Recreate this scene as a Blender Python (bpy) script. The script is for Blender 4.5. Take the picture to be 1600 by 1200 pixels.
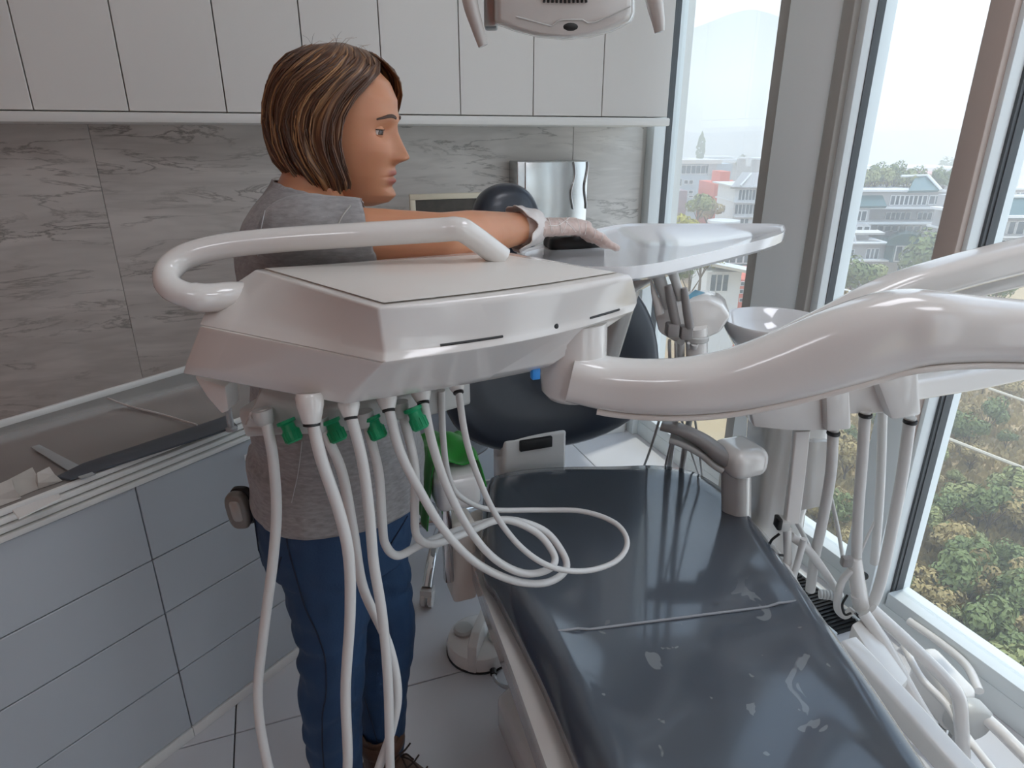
import bpy, bmesh, math, random
import numpy as np
from mathutils import Vector, Matrix, noise

for _o in list(bpy.data.objects):
    bpy.data.objects.remove(_o)
SC = bpy.context.scene
COL = SC.collection
random.seed(7)

# ------------------------------------------------------------------ camera
FPX = 1010.0
PITCH = math.radians(20.9)
YAW = math.radians(20.0)
EYE = Vector((0, 0, 1.5))
cam = bpy.data.cameras.new('camera')
cam.sensor_width = 36.0
cam.lens = 36.0 * FPX / 1600.0
cam.clip_start = 0.02
cam.clip_end = 6000
camo = bpy.data.objects.new('camera', cam)
COL.objects.link(camo)
camo.location = EYE
camo.rotation_euler = (math.pi / 2 - PITCH, 0, -YAW)
SC.camera = camo

# ------------------------------------------------------------------ sky and sun
w = bpy.data.worlds.new('hazy_sky')
SC.world = w
w.use_nodes = True
nt = w.node_tree
bg = nt.nodes['Background']
tc = nt.nodes.new('ShaderNodeTexCoord')
sx = nt.nodes.new('ShaderNodeSeparateXYZ')
cr = nt.nodes.new('ShaderNodeValToRGB')
nt.links.new(tc.outputs['Generated'], sx.inputs[0])
nt.links.new(sx.outputs['Z'], cr.inputs[0])
nt.links.new(cr.outputs[0], bg.inputs[0])
e = cr.color_ramp.elements
e[0].position = 0.0
e[0].color = (0.94, 0.95, 0.98, 1)
e[1].position = 0.75
e[1].color = (0.52, 0.70, 0.98, 1)
m_ = cr.color_ramp.elements.new(0.22)
m_.color = (0.80, 0.90, 1.0, 1)
bg.inputs[1].default_value = 1.28

sun = bpy.data.lights.new('sun', 'SUN')
sun.energy = 1.6
sun.angle = math.radians(1.5)
sun.color = (1.0, 0.95, 0.86)
suno = bpy.data.objects.new('sun', sun)
COL.objects.link(suno)
suno.rotation_euler = Vector((-0.20, -0.06, -0.975)).to_track_quat('-Z', 'Y').to_euler()

vs = SC.view_settings
vs.view_transform = 'Standard'
vs.look = 'None'
vs.gamma = 1.0
vs.use_curve_mapping = False
vs.exposure = 0.52
LED_FILL = 5.2      # brightness of the added ceiling fill panels
SC.cycles.max_bounces = 10
SC.cycles.diffuse_bounces = 6
SC.cycles.volume_bounces = 3
SC.cycles.transparent_max_bounces = 16
SC.cycles.sample_clamp_indirect = 6.0
SC.cycles.caustics_reflective = False
SC.cycles.caustics_refractive = False

# ------------------------------------------------------------------ measuring helpers (photo bearings -> real positions)
FW = Vector((math.sin(YAW) * math.cos(PITCH), math.cos(YAW) * math.cos(PITCH), -math.sin(PITCH)))
RT = Vector((math.cos(YAW), -math.sin(YAW), 0))
UP = RT.cross(FW)
HF = Vector((math.sin(YAW), math.cos(YAW), 0))


def ray(x, y):
    return FW + RT * ((x - 800) / FPX) - UP * ((y - 600) / FPX)


def oz(x, y, z):
    d = ray(x, y)
    return EYE + d * ((z - EYE.z) / d.z)


def oy(x, y, v):
    d = ray(x, y)
    return EYE + d * (v / d.y)


def ox(x, y, v):
    d = ray(x, y)
    return EYE + d * (v / d.x)


def fw(x, y, D):
    d = ray(x, y)
    return EYE + d * (D / d.dot(HF))


def V(*a):
    return Vector(a)


# ------------------------------------------------------------------ materials
def lin(h):
    h = h.lstrip('#')
    r = []
    for i in (0, 2, 4):
        c = int(h[i:i + 2], 16) / 255
        r.append(c / 12.92 if c < 0.04045 else ((c + 0.055) / 1.055) ** 2.4)
    return (r[0], r[1], r[2], 1)


def mat(name, col, rough=0.5, metal=0.0, coat=0.0, spec=0.5, var=0.0, vscale=8.0, bump=0.0, bscale=40.0,
        stretch=(1, 1, 1), trans=0.0, alpha=1.0, sss=0.0, emit=None, rvar=0.0, sheen=0.0):
    m = bpy.data.materials.new(name)
    m.use_nodes = True
    t = m.node_tree
    b = t.nodes['Principled BSDF']
    c = lin(col) if isinstance(col, str) else tuple(col) + ((1,) if len(col) == 3 else ())
    b.inputs['Base Color'].default_value = c
    b.inputs['Roughness'].default_value = rough
    b.inputs['Metallic'].default_value = metal
    b.inputs['Coat Weight'].default_value = coat
    b.inputs['Coat Roughness'].default_value = 0.06
    b.inputs['Specular IOR Level'].default_value = spec
    b.inputs['Transmission Weight'].default_value = trans
    b.inputs['Alpha'].default_value = alpha
    b.inputs['Sheen Weight'].default_value = sheen
    if sss:
        b.inputs['Subsurface Weight'].default_value = sss
        b.inputs['Subsurface Radius'].default_value = (0.012, 0.004, 0.002)
        b.inputs['Subsurface Scale'].default_value = 0.6
    if emit:
        b.inputs['Emission Color'].default_value = lin(emit[0])
        b.inputs['Emission Strength'].default_value = emit[1]
    if var or bump or rvar:
        tx = t.nodes.new('ShaderNodeTexCoord')
        mp = t.nodes.new('ShaderNodeMapping')
        mp.inputs['Scale'].default_value = stretch
        t.links.new(tx.outputs['Object'], mp.inputs[0])
        if var or rvar:
            n = t.nodes.new('ShaderNodeTexNoise')
            n.inputs['Scale'].default_value = vscale
            n.inputs['Detail'].default_value = 6
            t.links.new(mp.outputs[0], n.inputs['Vector'])
        if var:
            mx = t.nodes.new('ShaderNodeMix')
            mx.data_type = 'RGBA'
            mx.inputs[6].default_value = tuple(max(0, v * (1 - var)) for v in c[:3]) + (1,)
            mx.inputs[7].default_value = tuple(min(1, v * (1 + var)) for v in c[:3]) + (1,)
            t.links.new(n.outputs[0], mx.inputs[0])
            t.links.new(mx.outputs[2], b.inputs['Base Color'])
        if rvar:
            mr = t.nodes.new('ShaderNodeMapRange')
            mr.inputs[1].default_value = 0.3
            mr.inputs[2].default_value = 0.7
            mr.inputs[3].default_value = max(0, rough - rvar)
            mr.inputs[4].default_value = rough + rvar
            t.links.new(n.outputs[0], mr.inputs[0])
            t.links.new(mr.outputs[0], b.inputs['Roughness'])
        if bump:
            n2 = t.nodes.new('ShaderNodeTexNoise')
            n2.inputs['Scale'].default_value = bscale
            n2.inputs['Detail'].default_value = 5
            t.links.new(mp.outputs[0], n2.inputs['Vector'])
            bp = t.nodes.new('ShaderNodeBump')
            bp.inputs['Strength'].default_value = bump
            bp.inputs['Distance'].default_value = 0.01
            t.links.new(n2.outputs[0], bp.inputs['Height'])
            t.links.new(bp.outputs[0], b.inputs['Normal'])
    return m


def marble_mat():
    m = bpy.data.materials.new('marble')
    m.use_nodes = True
    t = m.node_tree
    b = t.nodes['Principled BSDF']
    b.inputs['Roughness'].default_value = 0.32
    tx = t.nodes.new('ShaderNodeTexCoord')
    mp = t.nodes.new('ShaderNodeMapping')
    mp.inputs['Scale'].default_value = (0.85, 1, 5.2)
    mp.inputs['Rotation'].default_value = (0, math.radians(7), 0)
    t.links.new(tx.outputs['Object'], mp.inputs[0])

    def vein(scale, det, w0, w1, dist):
        n = t.nodes.new('ShaderNodeTexNoise')
        n.inputs['Scale'].default_value = scale
        n.inputs['Detail'].default_value = det
        n.inputs['Roughness'].default_value = 0.62
        n.inputs['Distortion'].default_value = dist
        t.links.new(mp.outputs[0], n.inputs['Vector'])
        s = t.nodes.new('ShaderNodeMath')
        s.operation = 'SUBTRACT'
        s.inputs[1].default_value = 0.5
        t.links.new(n.outputs[0], s.inputs[0])
        a = t.nodes.new('ShaderNodeMath')
        a.operation = 'ABSOLUTE'
        t.links.new(s.outputs[0], a.inputs[0])
        r = t.nodes.new('ShaderNodeMapRange')
        r.inputs[1].default_value = w0
        r.inputs[2].default_value = w1
        r.inputs[3].default_value = 1
        r.inputs[4].default_value = 0
        t.links.new(a.outputs[0], r.inputs[0])
        return r.outputs[0]
    v1 = vein(2.3, 9, 0.0, 0.022, 0.5)
    v2 = vein(1.0, 4, 0.0, 0.12, 0.4)
    g = t.nodes.new('ShaderNodeTexNoise')
    g.inputs['Scale'].default_value = 1.7
    g.inputs['Detail'].default_value = 3
    t.links.new(mp.outputs[0], g.inputs['Vector'])
    gr = t.nodes.new('ShaderNodeMapRange')
    gr.inputs[1].default_value = 0.42
    gr.inputs[2].default_value = 0.62
    t.links.new(g.outputs[0], gr.inputs[0])
    mu = t.nodes.new('ShaderNodeMath')
    mu.operation = 'MULTIPLY'
    t.links.new(v1, mu.inputs[0])
    t.links.new(gr.outputs[0], mu.inputs[1])
    mx = t.nodes.new('ShaderNodeMix')
    mx.data_type = 'RGBA'
    mx.inputs[6].default_value = lin('e0ddd8')
    mx.inputs[7].default_value = lin('cbc8c3')
    t.links.new(v2, mx.inputs[0])
    mx2 = t.nodes.new('ShaderNodeMix')
    mx2.data_type = 'RGBA'
    mx2.inputs[7].default_value = lin('8b8984')
    t.links.new(mx.outputs[2], mx2.inputs[6])
    t.links.new(mu.outputs[0], mx2.inputs[0])
    t.links.new(mx2.outputs[2], b.inputs['Base Color'])
    return m


def glass_mat(name, tint=(1, 1, 1), refl=0.06):
    m = bpy.data.materials.new(name)
    m.use_nodes = True
    t = m.node_tree
    t.nodes.remove(t.nodes['Principled BSDF'])
    out = t.nodes['Material Output']
    tr = t.nodes.new('ShaderNodeBsdfTransparent')
    tr.inputs[0].default_value = tuple(tint) + (1,)
    gl = t.nodes.new('ShaderNodeBsdfGlossy')
    gl.inputs['Roughness'].default_value = 0.0
    mx = t.nodes.new('ShaderNodeMixShader')
    fr = t.nodes.new('ShaderNodeFresnel')
    fr.inputs[0].default_value = 1.3
    mu = t.nodes.new('ShaderNodeMath')
    mu.operation = 'MULTIPLY'
    mu.inputs[1].default_value = refl / 0.06
    t.links.new(fr.outputs[0], mu.inputs[0])
    t.links.new(mu.outputs[0], mx.inputs[0])
    t.links.new(tr.outputs[0], mx.inputs[1])
    t.links.new(gl.outputs[0], mx.inputs[2])
    t.links.new(mx.outputs[0], out.inputs[0])
    return m


M = {}
M['wall'] = mat('wall_paint', 'd8d7d3', 0.7)
M['warmwall'] = mat('warm_wood_wall', 'a8694e', 0.5, var=0.2, vscale=3, stretch=(1, 1, 6))
M['ceil'] = mat('ceiling_paint', 'eeede9', 0.8)
M['marble'] = marble_mat()
M['cab'] = mat('cabinet_laminate', 'e2e0dc', 0.38)
M['cabdark'] = mat('cabinet_gap', '3a3a3a', 0.8)
M['drawer'] = mat('drawer_front', 'b9bfc4', 0.33)
M['column'] = mat('column_white', 'f0f4f4', 0.45)
M['trim'] = mat('trim_white', 'e4e3df', 0.45)
M['floor'] = mat('floor_tile', 'd0d0d3', 0.40, var=0.08, vscale=3.5, bump=0.03, bscale=9, rvar=0.06)
M['grout'] = mat('floor_grout', '6d6d70', 0.9)
M['glass'] = glass_mat('window_glass', (0.95, 0.975, 0.975), 0.012)
M['frame'] = mat('frame_grey', 'a39f99', 0.4)
M['framelite'] = mat('frame_pale', 'dde3e4', 0.4)
M['framebrown'] = mat('frame_brown', 'b8a9a0', 0.35)
M['gasket'] = mat('gasket_grey', '4a4d50', 0.6)
M['white'] = mat('white_plastic', 'dddad6', 0.14, coat=0.5)
M['whitetop'] = mat('white_top_plate', 'dedad4', 0.32)
M['grey'] = mat('grey_plastic', 'b9b9b6', 0.35)
M['hose'] = mat('hose_rubber', 'cfcdca', 0.42)
M['greyhose'] = mat('hose_grey', 'b0b2b4', 0.45)
M['dark'] = mat('dark_gap', '1b1b1c', 0.5)
M['black'] = mat('black_rubber', '141517', 0.45)
M['green'] = mat('green_knob', '0f8f5e', 0.4)
M['blue'] = mat('blue_tab', '2f8fe0', 0.4)
M['chrome'] = mat('chrome', 'd8dadc', 0.12, metal=1.0)
M['steel'] = mat('brushed_steel', 'c2c4c4', 0.28, metal=1.0, rvar=0.05, vscale=3)
M['mirror'] = mat('polished_steel', 'd6d9d9', 0.22, metal=1.0)

# ------------------------------------------------------------------ mesh builders


class MB:
    def __init__(s):
        s.v = []
        s.f = []

    def add(s, vs, fs):
        n = len(s.v)
        s.v += [Vector(p) for p in vs]
        s.f += [tuple(i + n for i in f) for f in fs]
        return s

    def box(s, a, b):
        x0, y0, z0 = a
        x1, y1, z1 = b
        return s.add([(x0, y0, z0), (x1, y0, z0), (x1, y1, z0), (x0, y1, z0), (x0, y0, z1), (x1, y0, z1), (x1, y1, z1), (x0, y1, z1)],
                     [(0, 3, 2, 1), (4, 5, 6, 7), (0, 1, 5, 4), (1, 2, 6, 5), (2, 3, 7, 6), (3, 0, 4, 7)])

    def obox(s, o, ax, ay, az):
        """box from corner o with edge vectors"""
        o, ax, ay, az = Vector(o), Vector(ax), Vector(ay), Vector(az)
        p = [o, o + ax, o + ax + ay, o + ay]
        return s.add(p + [q + az for q in p], [(0, 3, 2, 1), (4, 5, 6, 7), (0, 1, 5, 4), (1, 2, 6, 5), (2, 3, 7, 6), (3, 0, 4, 7)])

    def prism(s, pts, d):
        """closed outline extruded along vector d"""
        d = Vector(d)
        n = len(pts)
        p = [Vector(q) for q in pts]
        return s.add(p + [q + d for q in p], [tuple(range(n - 1, -1, -1)), tuple(range(n, 2 * n))] +
                     [(i, (i + 1) % n, n + (i + 1) % n, n + i) for i in range(n)])

    def loft(s, rings, caps=True, closed=True):
        n = len(rings[0])
        vs = [p for r in rings for p in r]
        fs = []
        for k in range(len(rings) - 1):
            for i in range(n if closed else n - 1):
                j = (i + 1) % n
                fs.append((k * n + i, k * n + j, (k + 1) * n + j, (k + 1) * n + i))
        if caps and closed:
            fs.append(tuple(range(n - 1, -1, -1)))
            fs.append(tuple((len(rings) - 1) * n + i for i in range(n)))
        return s.add(vs, fs)

    def tube(s, pts, r, seg=10, caps=True, ell=None, up=None):
        """swept tube; r number or list; ell=(a,b) scales the section; up keeps the frame upright"""
        P = [Vector(p) for p in pts]
        n = len(P)
        R = r if isinstance(r, (list, tuple)) else [r] * n
        rings = []
        T0 = (P[1] - P[0]).normalized()
        ref = Vector(up) if up else (Vector((0, 0, 1)) if abs(T0.z) < 0.9 else Vector((1, 0, 0)))
        N = ref
        for i in range(n):
            T = (P[min(i + 1, n - 1)] - P[max(i - 1, 0)]).normalized()
            if up:
                N = Vector(up)
            N = N - T * N.dot(T)
            if N.length < 1e-6:
                N = T.orthogonal()
            N.normalize()
            B = T.cross(N)
            a, b = ell if ell else (1, 1)
            rr = R[i]
            ra, rb = (rr if isinstance(rr, tuple) else (rr * a, rr * b))
            rings.append([P[i] + N * (math.sin(2 * math.pi * k / seg) * rb) + B * (math.cos(2 * math.pi * k / seg) * ra) for k in range(seg)])
        return s.loft(rings, caps)

    def sweep(s, pts, sec, up=(0, 0, 1), scales=None):
        """sweep a 2-D section (side, up) along pts"""
        P = [Vector(p) for p in pts]
        n = len(P)
        rings = []
        for i in range(n):
            T = (P[min(i + 1, n - 1)] - P[max(i - 1, 0)]).normalized()
            N = Vector(up)
            N = (N - T * N.dot(T)).normalized()
            B = T.cross(N)
            k = scales[i] if scales else (1, 1)
            rings.append([P[i] + B * (a * k[0]) + N * (b * k[1]) for a, b in sec])
        return s.loft(rings)

    def lathe(s, prof, seg=24, o=(0, 0, 0), axis=(0, 0, 1)):
        """profile of (radius, height)"""
        ax = Vector(axis).normalized()
        q = Vector((0, 0, 1)).rotation_difference(ax)
        o = Vector(o)
        rings = []
        for r, h in prof:
            rings.append([o + q @ Vector((r * math.cos(2 * math.pi * k / seg), r * math.sin(2 * math.pi * k / seg), h)) for k in range(seg)])
        return s.loft(rings)

    def ball(s, c, r, seg=16, rings=10, q=None):
        c = Vector(c)
        rx, ry, rz = r if isinstance(r, (tuple, list)) else (r, r, r)
        rg = []
        for i in range(1, rings):
            a = math.pi * i / rings - math.pi / 2
            ring = []
            for k in range(seg):
                p = Vector((rx * math.cos(a) * math.cos(2 * math.pi * k / seg), ry * math.cos(a) * math.sin(2 * math.pi * k / seg), rz * math.sin(a)))
                ring.append(c + (q @ p if q else p))
            rg.append(ring)
        return s.loft(rg)

    def build(s, name, m, parent=None, bevel=0, bseg=2, smooth=30, sub=0, solid=0):
        me = bpy.data.meshes.new(name)
        vs = [tuple(v) for v in s.v]
        a = np.array(vs)
        c = Vector(tuple((a.min(0) + a.max(0)) / 2))
        me.from_pydata([(v[0] - c.x, v[1] - c.y, v[2] - c.z) for v in vs], [], s.f)
        bm = bmesh.new()
        bm.from_mesh(me)
        bmesh.ops.recalc_face_normals(bm, faces=bm.faces)
        if bevel:
            ed = [x for x in bm.edges if len(x.link_faces) == 2 and x.calc_face_angle(0) > math.radians(25)]
            bmesh.ops.bevel(bm, geom=ed, offset=bevel, segments=bseg, affect='EDGES', profile=0.5, clamp_overlap=True)
        bm.to_mesh(me)
        bm.free()
        if smooth:
            me.shade_smooth()
            me.set_sharp_from_angle(angle=math.radians(smooth))
        me.materials.append(M[m] if isinstance(m, str) else m)
        o = bpy.data.objects.new(name, me)
        COL.objects.link(o)
        o.location = c
        if parent:
            o.parent = parent
            pl = parent.location.copy()
            q = parent.parent
            while q:
                pl += q.location
                q = q.parent
            o.location = c - pl
        if sub:
            sm = o.modifiers.new('sub', 'SUBSURF')
            sm.levels = sm.render_levels = sub
        if solid:
            sd = o.modifiers.new('solid', 'SOLIDIFY')
            sd.thickness = solid
            sd.offset = 0
        return o


def empty(name, loc):
    o = bpy.data.objects.new(name, None)
    o.empty_display_size = 0.05
    COL.objects.link(o)
    o.location = loc
    return o


def tag(o, label, cat, group=None, kind=None):
    o['label'] = label
    o['category'] = cat
    if group:
        o['group'] = group
    if kind:
        o['kind'] = kind
    return o


def struct(o, label=None, cat=None):
    o['kind'] = 'structure'
    if label:
        o['label'] = label
    if cat:
        o['category'] = cat
    return o


def thing(name, loc, label, cat, group=None):
    return tag(empty(name, loc), label, cat, group)


def clone(o, parent=None):
    c = o.copy()
    COL.objects.link(c)
    c.parent = parent
    for ch in [k for k in o.children]:
        clone(ch, c)
    return c


def cat(pts, n=8):
    """Catmull-Rom through points"""
    P = [Vector(p) for p in pts]
    P = [P[0] * 2 - P[1]] + P + [P[-1] * 2 - P[-2]]
    out = []
    for i in range(1, len(P) - 2):
        a, b, c, d = P[i - 1], P[i], P[i + 1], P[i + 2]
        for k in range(n):
            t = k / n
            out.append(0.5 * ((2 * b) + (c - a) * t + (2 * a - 5 * b + 4 * c - d) * t * t + (3 * b - a - 3 * c + d) * t ** 3))
    out.append(P[-2])
    return out


def rrect(w, h, r, seg=4):
    """rounded rectangle section centred on 0"""
    out = []
    for cx, cy, a0 in ((w / 2 - r, h / 2 - r, 0), (-w / 2 + r, h / 2 - r, 90), (-w / 2 + r, -h / 2 + r, 180), (w / 2 - r, -h / 2 + r, 270)):
        for k in range(seg + 1):
            a = math.radians(a0 + 90 * k / seg)
            out.append((cx + r * math.cos(a), cy + r * math.sin(a)))
    return out


# ------------------------------------------------------------------ the room
WX = 1.74      # glass line
BY = 2.82      # marble wall
LX, FY, CZ = -2.3, -2.6, 2.78

fl = struct(MB().box((LX, FY, -0.12), (WX + 0.16, BY + 0.1, -0.012)).build('floor', 'grout'))
tile = None
tw, td = 0.80, 0.80
ox0, oy0 = oz(368, 1150, 0).x - 4 * tw, oz(410, 1133, 0).y - 5 * td
for i in range(7):
    for j in range(8):
        x0, y0 = ox0 + i * tw, oy0 + j * td
        x1, y1 = min(x0 + tw - 0.004, WX + 0.15), min(y0 + td - 0.004, BY)
        x0, y0 = max(x0, LX), max(y0, FY)
        if x1 - x0 < 0.02 or y1 - y0 < 0.02:
            continue
        MB().box((x0, y0, -0.012), (x1, y1, 0)).build('floor_tile', 'floor', fl, bevel=0.0015, bseg=1, smooth=0)
struct(MB().box((LX, FY, CZ), (WX + 0.16, BY + 0.1, CZ + 0.1)).build('ceiling', 'ceil'))
struct(MB().box((LX - 0.1, FY, 0), (LX, BY + 0.1, CZ)).build('wall_left', 'warmwall'))
GX = 0.60     # the glass also turns the corner behind the viewer
struct(MB().box((LX, FY - 0.1, 0), (GX, FY, CZ)).build('wall_front', 'warmwall'))
gf = struct(MB().box((GX, FY - 0.06, 0.13), (WX - 0.06, FY - 0.045, 2.74)).build('window_5', 'glass'))
for x in np.linspace(GX, WX - 0.06, 3):
    MB().box((x - 0.04, FY - 0.1, 0), (x + 0.04, FY, CZ)).build('window_frame', 'framelite', gf, bevel=0.004)
MB().box((GX, FY - 0.1, 0), (WX - 0.06, FY, 0.13)).build('window_sill', 'framelite', gf)
MB().box((GX, FY - 0.1, 2.74), (WX - 0.06, FY, CZ)).build('window_head', 'framelite', gf)
mr = oy(1000, 260, BY).x          # where the marble ends
wb = struct(MB().box((LX, BY, 0), (WX + 0.16, BY + 0.1, CZ)).build('wall_back', 'wall'))
# marble cladding: large slabs with fine joints
seams = [LX, oy(60, 400, BY).x - 1.05, oy(60, 400, BY).x + 0.25, oy(893, 240, BY).x, mr]
for a, b in zip(seams[:-1], seams[1:]):
    MB().box((a + 0.0008, BY - 0.014, 0.10), (b - 0.0008, BY, 1.66)).build('marble_slab', 'marble', wb, bevel=0.001, bseg=1)
struct(MB().box((LX, BY - 0.026, 0), (WX - 0.07, BY - 0.0, 0.09)).build('baseboard_back', 'trim', bevel=0.004))

# ---- glass wall on the right: posts, columns, panes


def wy(px):
    return ox(px, 215, WX).y


ZB, ZT = 0.13, 2.74


def pane(n, y0, y1):
    g = struct(MB().box((WX + 0.02, y0, ZB), (WX + 0.035, y1, ZT)).build('window_%d' % n, 'glass'))
    for (a, b, z0, z1) in ((y0, y1, ZB - 0.05, ZB), (y0, y1, ZT, ZT + 0.04)):
        MB().box((WX - 0.02, a, z0), (WX + 0.07, b, z1)).build('window_frame', 'framelite', g, bevel=0.003)
    for y in (y0, y1):
        MB().box((WX + 0.012, y - 0.003, ZB), (WX + 0.042, y + 0.003, ZT)).build('gasket', 'gasket', g)
    return g


yc = BY - 0.005
struct(MB().box((WX - 0.05, wy(1036), 0), (WX + 0.08, yc, CZ)).build('trim_1', 'framelite', bevel=0.004))
pane(1, wy(1203), wy(1036))
# wide column
t2 = struct(MB().box((WX - 0.035, wy(1300), 0), (WX + 0.10, wy(1219), CZ)).build('trim_2', 'column', bevel=0.004))
MB().box((WX - 0.03, wy(1219), 0.02), (WX + 0.09, wy(1203), CZ - 0.02)).build('side_strip', 'frame', t2, bevel=0.002)
MB().box((WX - 0.045, wy(1318), 0.02), (WX + 0.09, wy(1300), CZ - 0.02)).build('side_strip', 'frame', t2, bevel=0.006)
MB().box((WX - 0.02, wy(1330), 0.02), (WX + 0.09, wy(1318), CZ - 0.02)).build('pane_frame', 'framelite', t2, bevel=0.002)
pane(2, wy(1523), wy(1330))
t3 = struct(MB().box((WX - 0.06, wy(1562), 0), (WX + 0.10, wy(1523), CZ)).build('trim_3', 'framebrown', bevel=0.006))
MB().box((WX - 0.04, wy(1571), 0.02), (WX + 0.09, wy(1562), CZ - 0.02)).build('pane_frame', 'framelite', t3, bevel=0.002)
MB().box((WX + 0.0, wy(1576), 0.02), (WX + 0.03, wy(1571), CZ - 0.02)).build('gasket_strip', 'gasket', t3)
y3 = wy(1576)
pane(3, y3 - 1.05, y3)
t4 = struct(MB().box((WX - 0.06, y3 - 1.30, 0), (WX + 0.10, y3 - 1.05, CZ)).build('trim_4', 'framelite', bevel=0.006))
pane(4, y3 - 2.3, y3 - 1.3)
struct(MB().box((WX - 0.06, FY, 0), (WX + 0.10, y3 - 2.3, CZ)).build('wall_right', 'wall'))
struct(MB().box((WX - 0.02, FY, 0), (WX + 0.10, wy(1036), ZB - 0.05)).build('baseboard_right', 'framelite', bevel=0.004))
# lower grey apron on the brown column with its white rail
MB().box((WX - 0.075, wy(1562) - 0.002, 0.02), (WX - 0.061, wy(1523) + 0.05, 0.95)).build('apron_panel', 'framelite', t3, bevel=0.003)

# ------------------------------------------------------------------ the town outside
GZ = -24.0


def ground_h(x, y):
    D = x * HF.x + y * HF.y
    L = x * RT.x + y * RT.y
    h = GZ + 5.0 * math.exp(-max(0, x - 6) / 26.0) - 4.5 * min(1, max(0, D - 110) / 300.0)
    h += 1.2 * noise.noise(Vector((x * 0.05, y * 0.05, 0))) * min(1, max(0, x - 4) / 10)
    if D > 500:
        h += 14 * min(1, (D - 500) / 500) * (0.6 + noise.noise(Vector((x * 0.004, y * 0.004, 3))))
    return h


M['earth'] = mat('dry_earth', 'b39a72', 0.95, var=0.28, vscale=0.16, bump=0.2, bscale=0.8)
M['bwhite'] = mat('render_white', 'd9d8d8', 0.8)
M['bgrey'] = mat('render_grey', 'a7a3a2', 0.8, var=0.06, vscale=0.4)
M['bblue'] = mat('render_bluegrey', 'aab4bd', 0.8)
M['bmauve'] = mat('render_mauve', '9b8488', 0.8)
M['coral'] = mat('render_coral', 'd9705a', 0.8, var=0.08, vscale=0.3)
M['bglass'] = mat('dark_panes', '38444c', 0.15, spec=0.6)
M['bteal'] = mat('sloped_glazing', '3c5c5c', 0.2, spec=0.6)
M['broof'] = mat('flat_roof', 'cfcac4', 0.85)
M['bpink'] = mat('tile_roof_pink', 'd3a39a', 0.85)
M['hill'] = mat('far_hill', '6f7f86', 0.95, var=0.15, vscale=0.02)
M['leafdry'] = mat('leaf_dry', 'ab9460', 0.7, var=0.3, vscale=0.8)
M['leafolive'] = mat('leaf_olive', '8f9058', 0.7, var=0.3, vscale=0.8)
M['leafgreen'] = mat('leaf_green', '727c48', 0.7, var=0.3, vscale=0.8)
M['leafyellow'] = mat('leaf_yellow', 'b7ad3c', 0.7, var=0.25, vscale=0.8)
M['bark'] = mat('bark', '6a5844', 0.9)
M['path'] = mat('pale_path', 'cfc3b0', 0.9)

# ground: a fan of cells, finer near the tower
gm = MB()
rows = []
Ds = [2.2 + i * 1.8 for i in range(30)] + [60 + i * 14 for i in range(22)] + [380 + i * 70 for i in range(14)]
for D in Ds:
    r_ = []
    for k in range(41):
        L = D * 1.35 * (k / 40 * 2 - 1) + (k / 40 * 2 - 1) * 14
        p = HF * D + RT * L
        x = max(p.x, 2.6)
        r_.append((x, p.y, ground_h(x, p.y)))
    rows.append(r_)
gm.loft(rows, caps=False, closed=False)
struct(gm.build('ground', 'earth', smooth=60))
struct(MB().box((-400, -500, GZ - 1), (6, -4, GZ)).build('ground_rear', 'earth', smooth=0))
# the tower's own outer wall and floor edge below the glass
struct(MB().box((WX + 0.02, FY, -30), (WX + 0.14, BY + 0.3, -0.02)).build('wall_outer', 'bwhite'))


def hill(name, label, D, prof, depth, m='hill'):
    """a ridge: prof = [(px, py)] skyline, foot at the ground, with real depth"""
    rings = []
    n = 26
    xs = np.linspace(prof[0][0], prof[-1][0], 60)
    ys = np.interp(xs, [p[0] for p in prof], [p[1] for p in prof])
    for k in range(n + 1):
        t = k / n
        ring = []
        for i, (a, b) in enumerate(zip(xs, ys)):
            top = fw(a, b, D)
            base = fw(a, b, D)
            rise = top.z - GZ + 8
            s = math.sin(math.pi * t) ** 1.2
            q = HF * (D + (t - 0.5) * depth) + RT * base.dot(RT)
            nz = noise.noise(Vector((i * 0.23, k * 0.25, D))) * 0.06 * (1 - s)
            ring.append((q.x, q.y, GZ - 8 + rise * (s + nz)))
        rings.append(ring)
    return struct(MB().loft(rings, caps=False, closed=False).build(name, m, smooth=60))


hill('ground_mountain', 'm', 1150, [(820, 150), (1000, 75), (1060, 52), (1100, 38), (1140, 22), (1165, 17), (1190, 24), (1230, 45), (1300, 75), (1420, 130)], 700)
hill('ground_ridge', 'm', 1050, [(1120, 160), (1300, 85), (1360, 74), (1420, 72), (1500, 58), (1560, 62), (1640, 50), (1760, 70), (1900, 140)], 600)
hill('ground_treeline', 'm', 620, [(900, 212), (1010, 206), (1060, 203), (1090, 208), (1130, 207), (1200, 203), (1330, 206), (1400, 205), (1470, 201), (1560, 204), (1680, 200), (1900, 206)], 160)

# ---- haze: a layer of scattering air over the town
hz = MB().box((8, -300, -60), (1700, 1700, 70)).build('haze', 'earth', smooth=0)
hm = bpy.data.materials.new('haze_air')
hm.use_nodes = True
t_ = hm.node_tree
t_.nodes.remove(t_.nodes['Principled BSDF'])
sv = t_.nodes.new('ShaderNodeVolumeScatter')
sv.inputs['Color'].default_value = (0.97, 0.98, 1.0, 1)
sv.inputs['Density'].default_value = 0.0034
sv.inputs['Anisotropy'].default_value = 0.2
t_.links.new(sv.outputs[0], t_.nodes['Material Output'].inputs['Volume'])
hz.data.materials.clear()
hz.data.materials.append(hm)
hz['kind'] = 'stuff'
hz['label'] = 'pale haze hanging over the town beyond the glass'
hz['category'] = 'haze'

# ---- buildings. facade(px0, py0, px1, py1, D, depth): a block whose front spans those bearings at distance D


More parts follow.
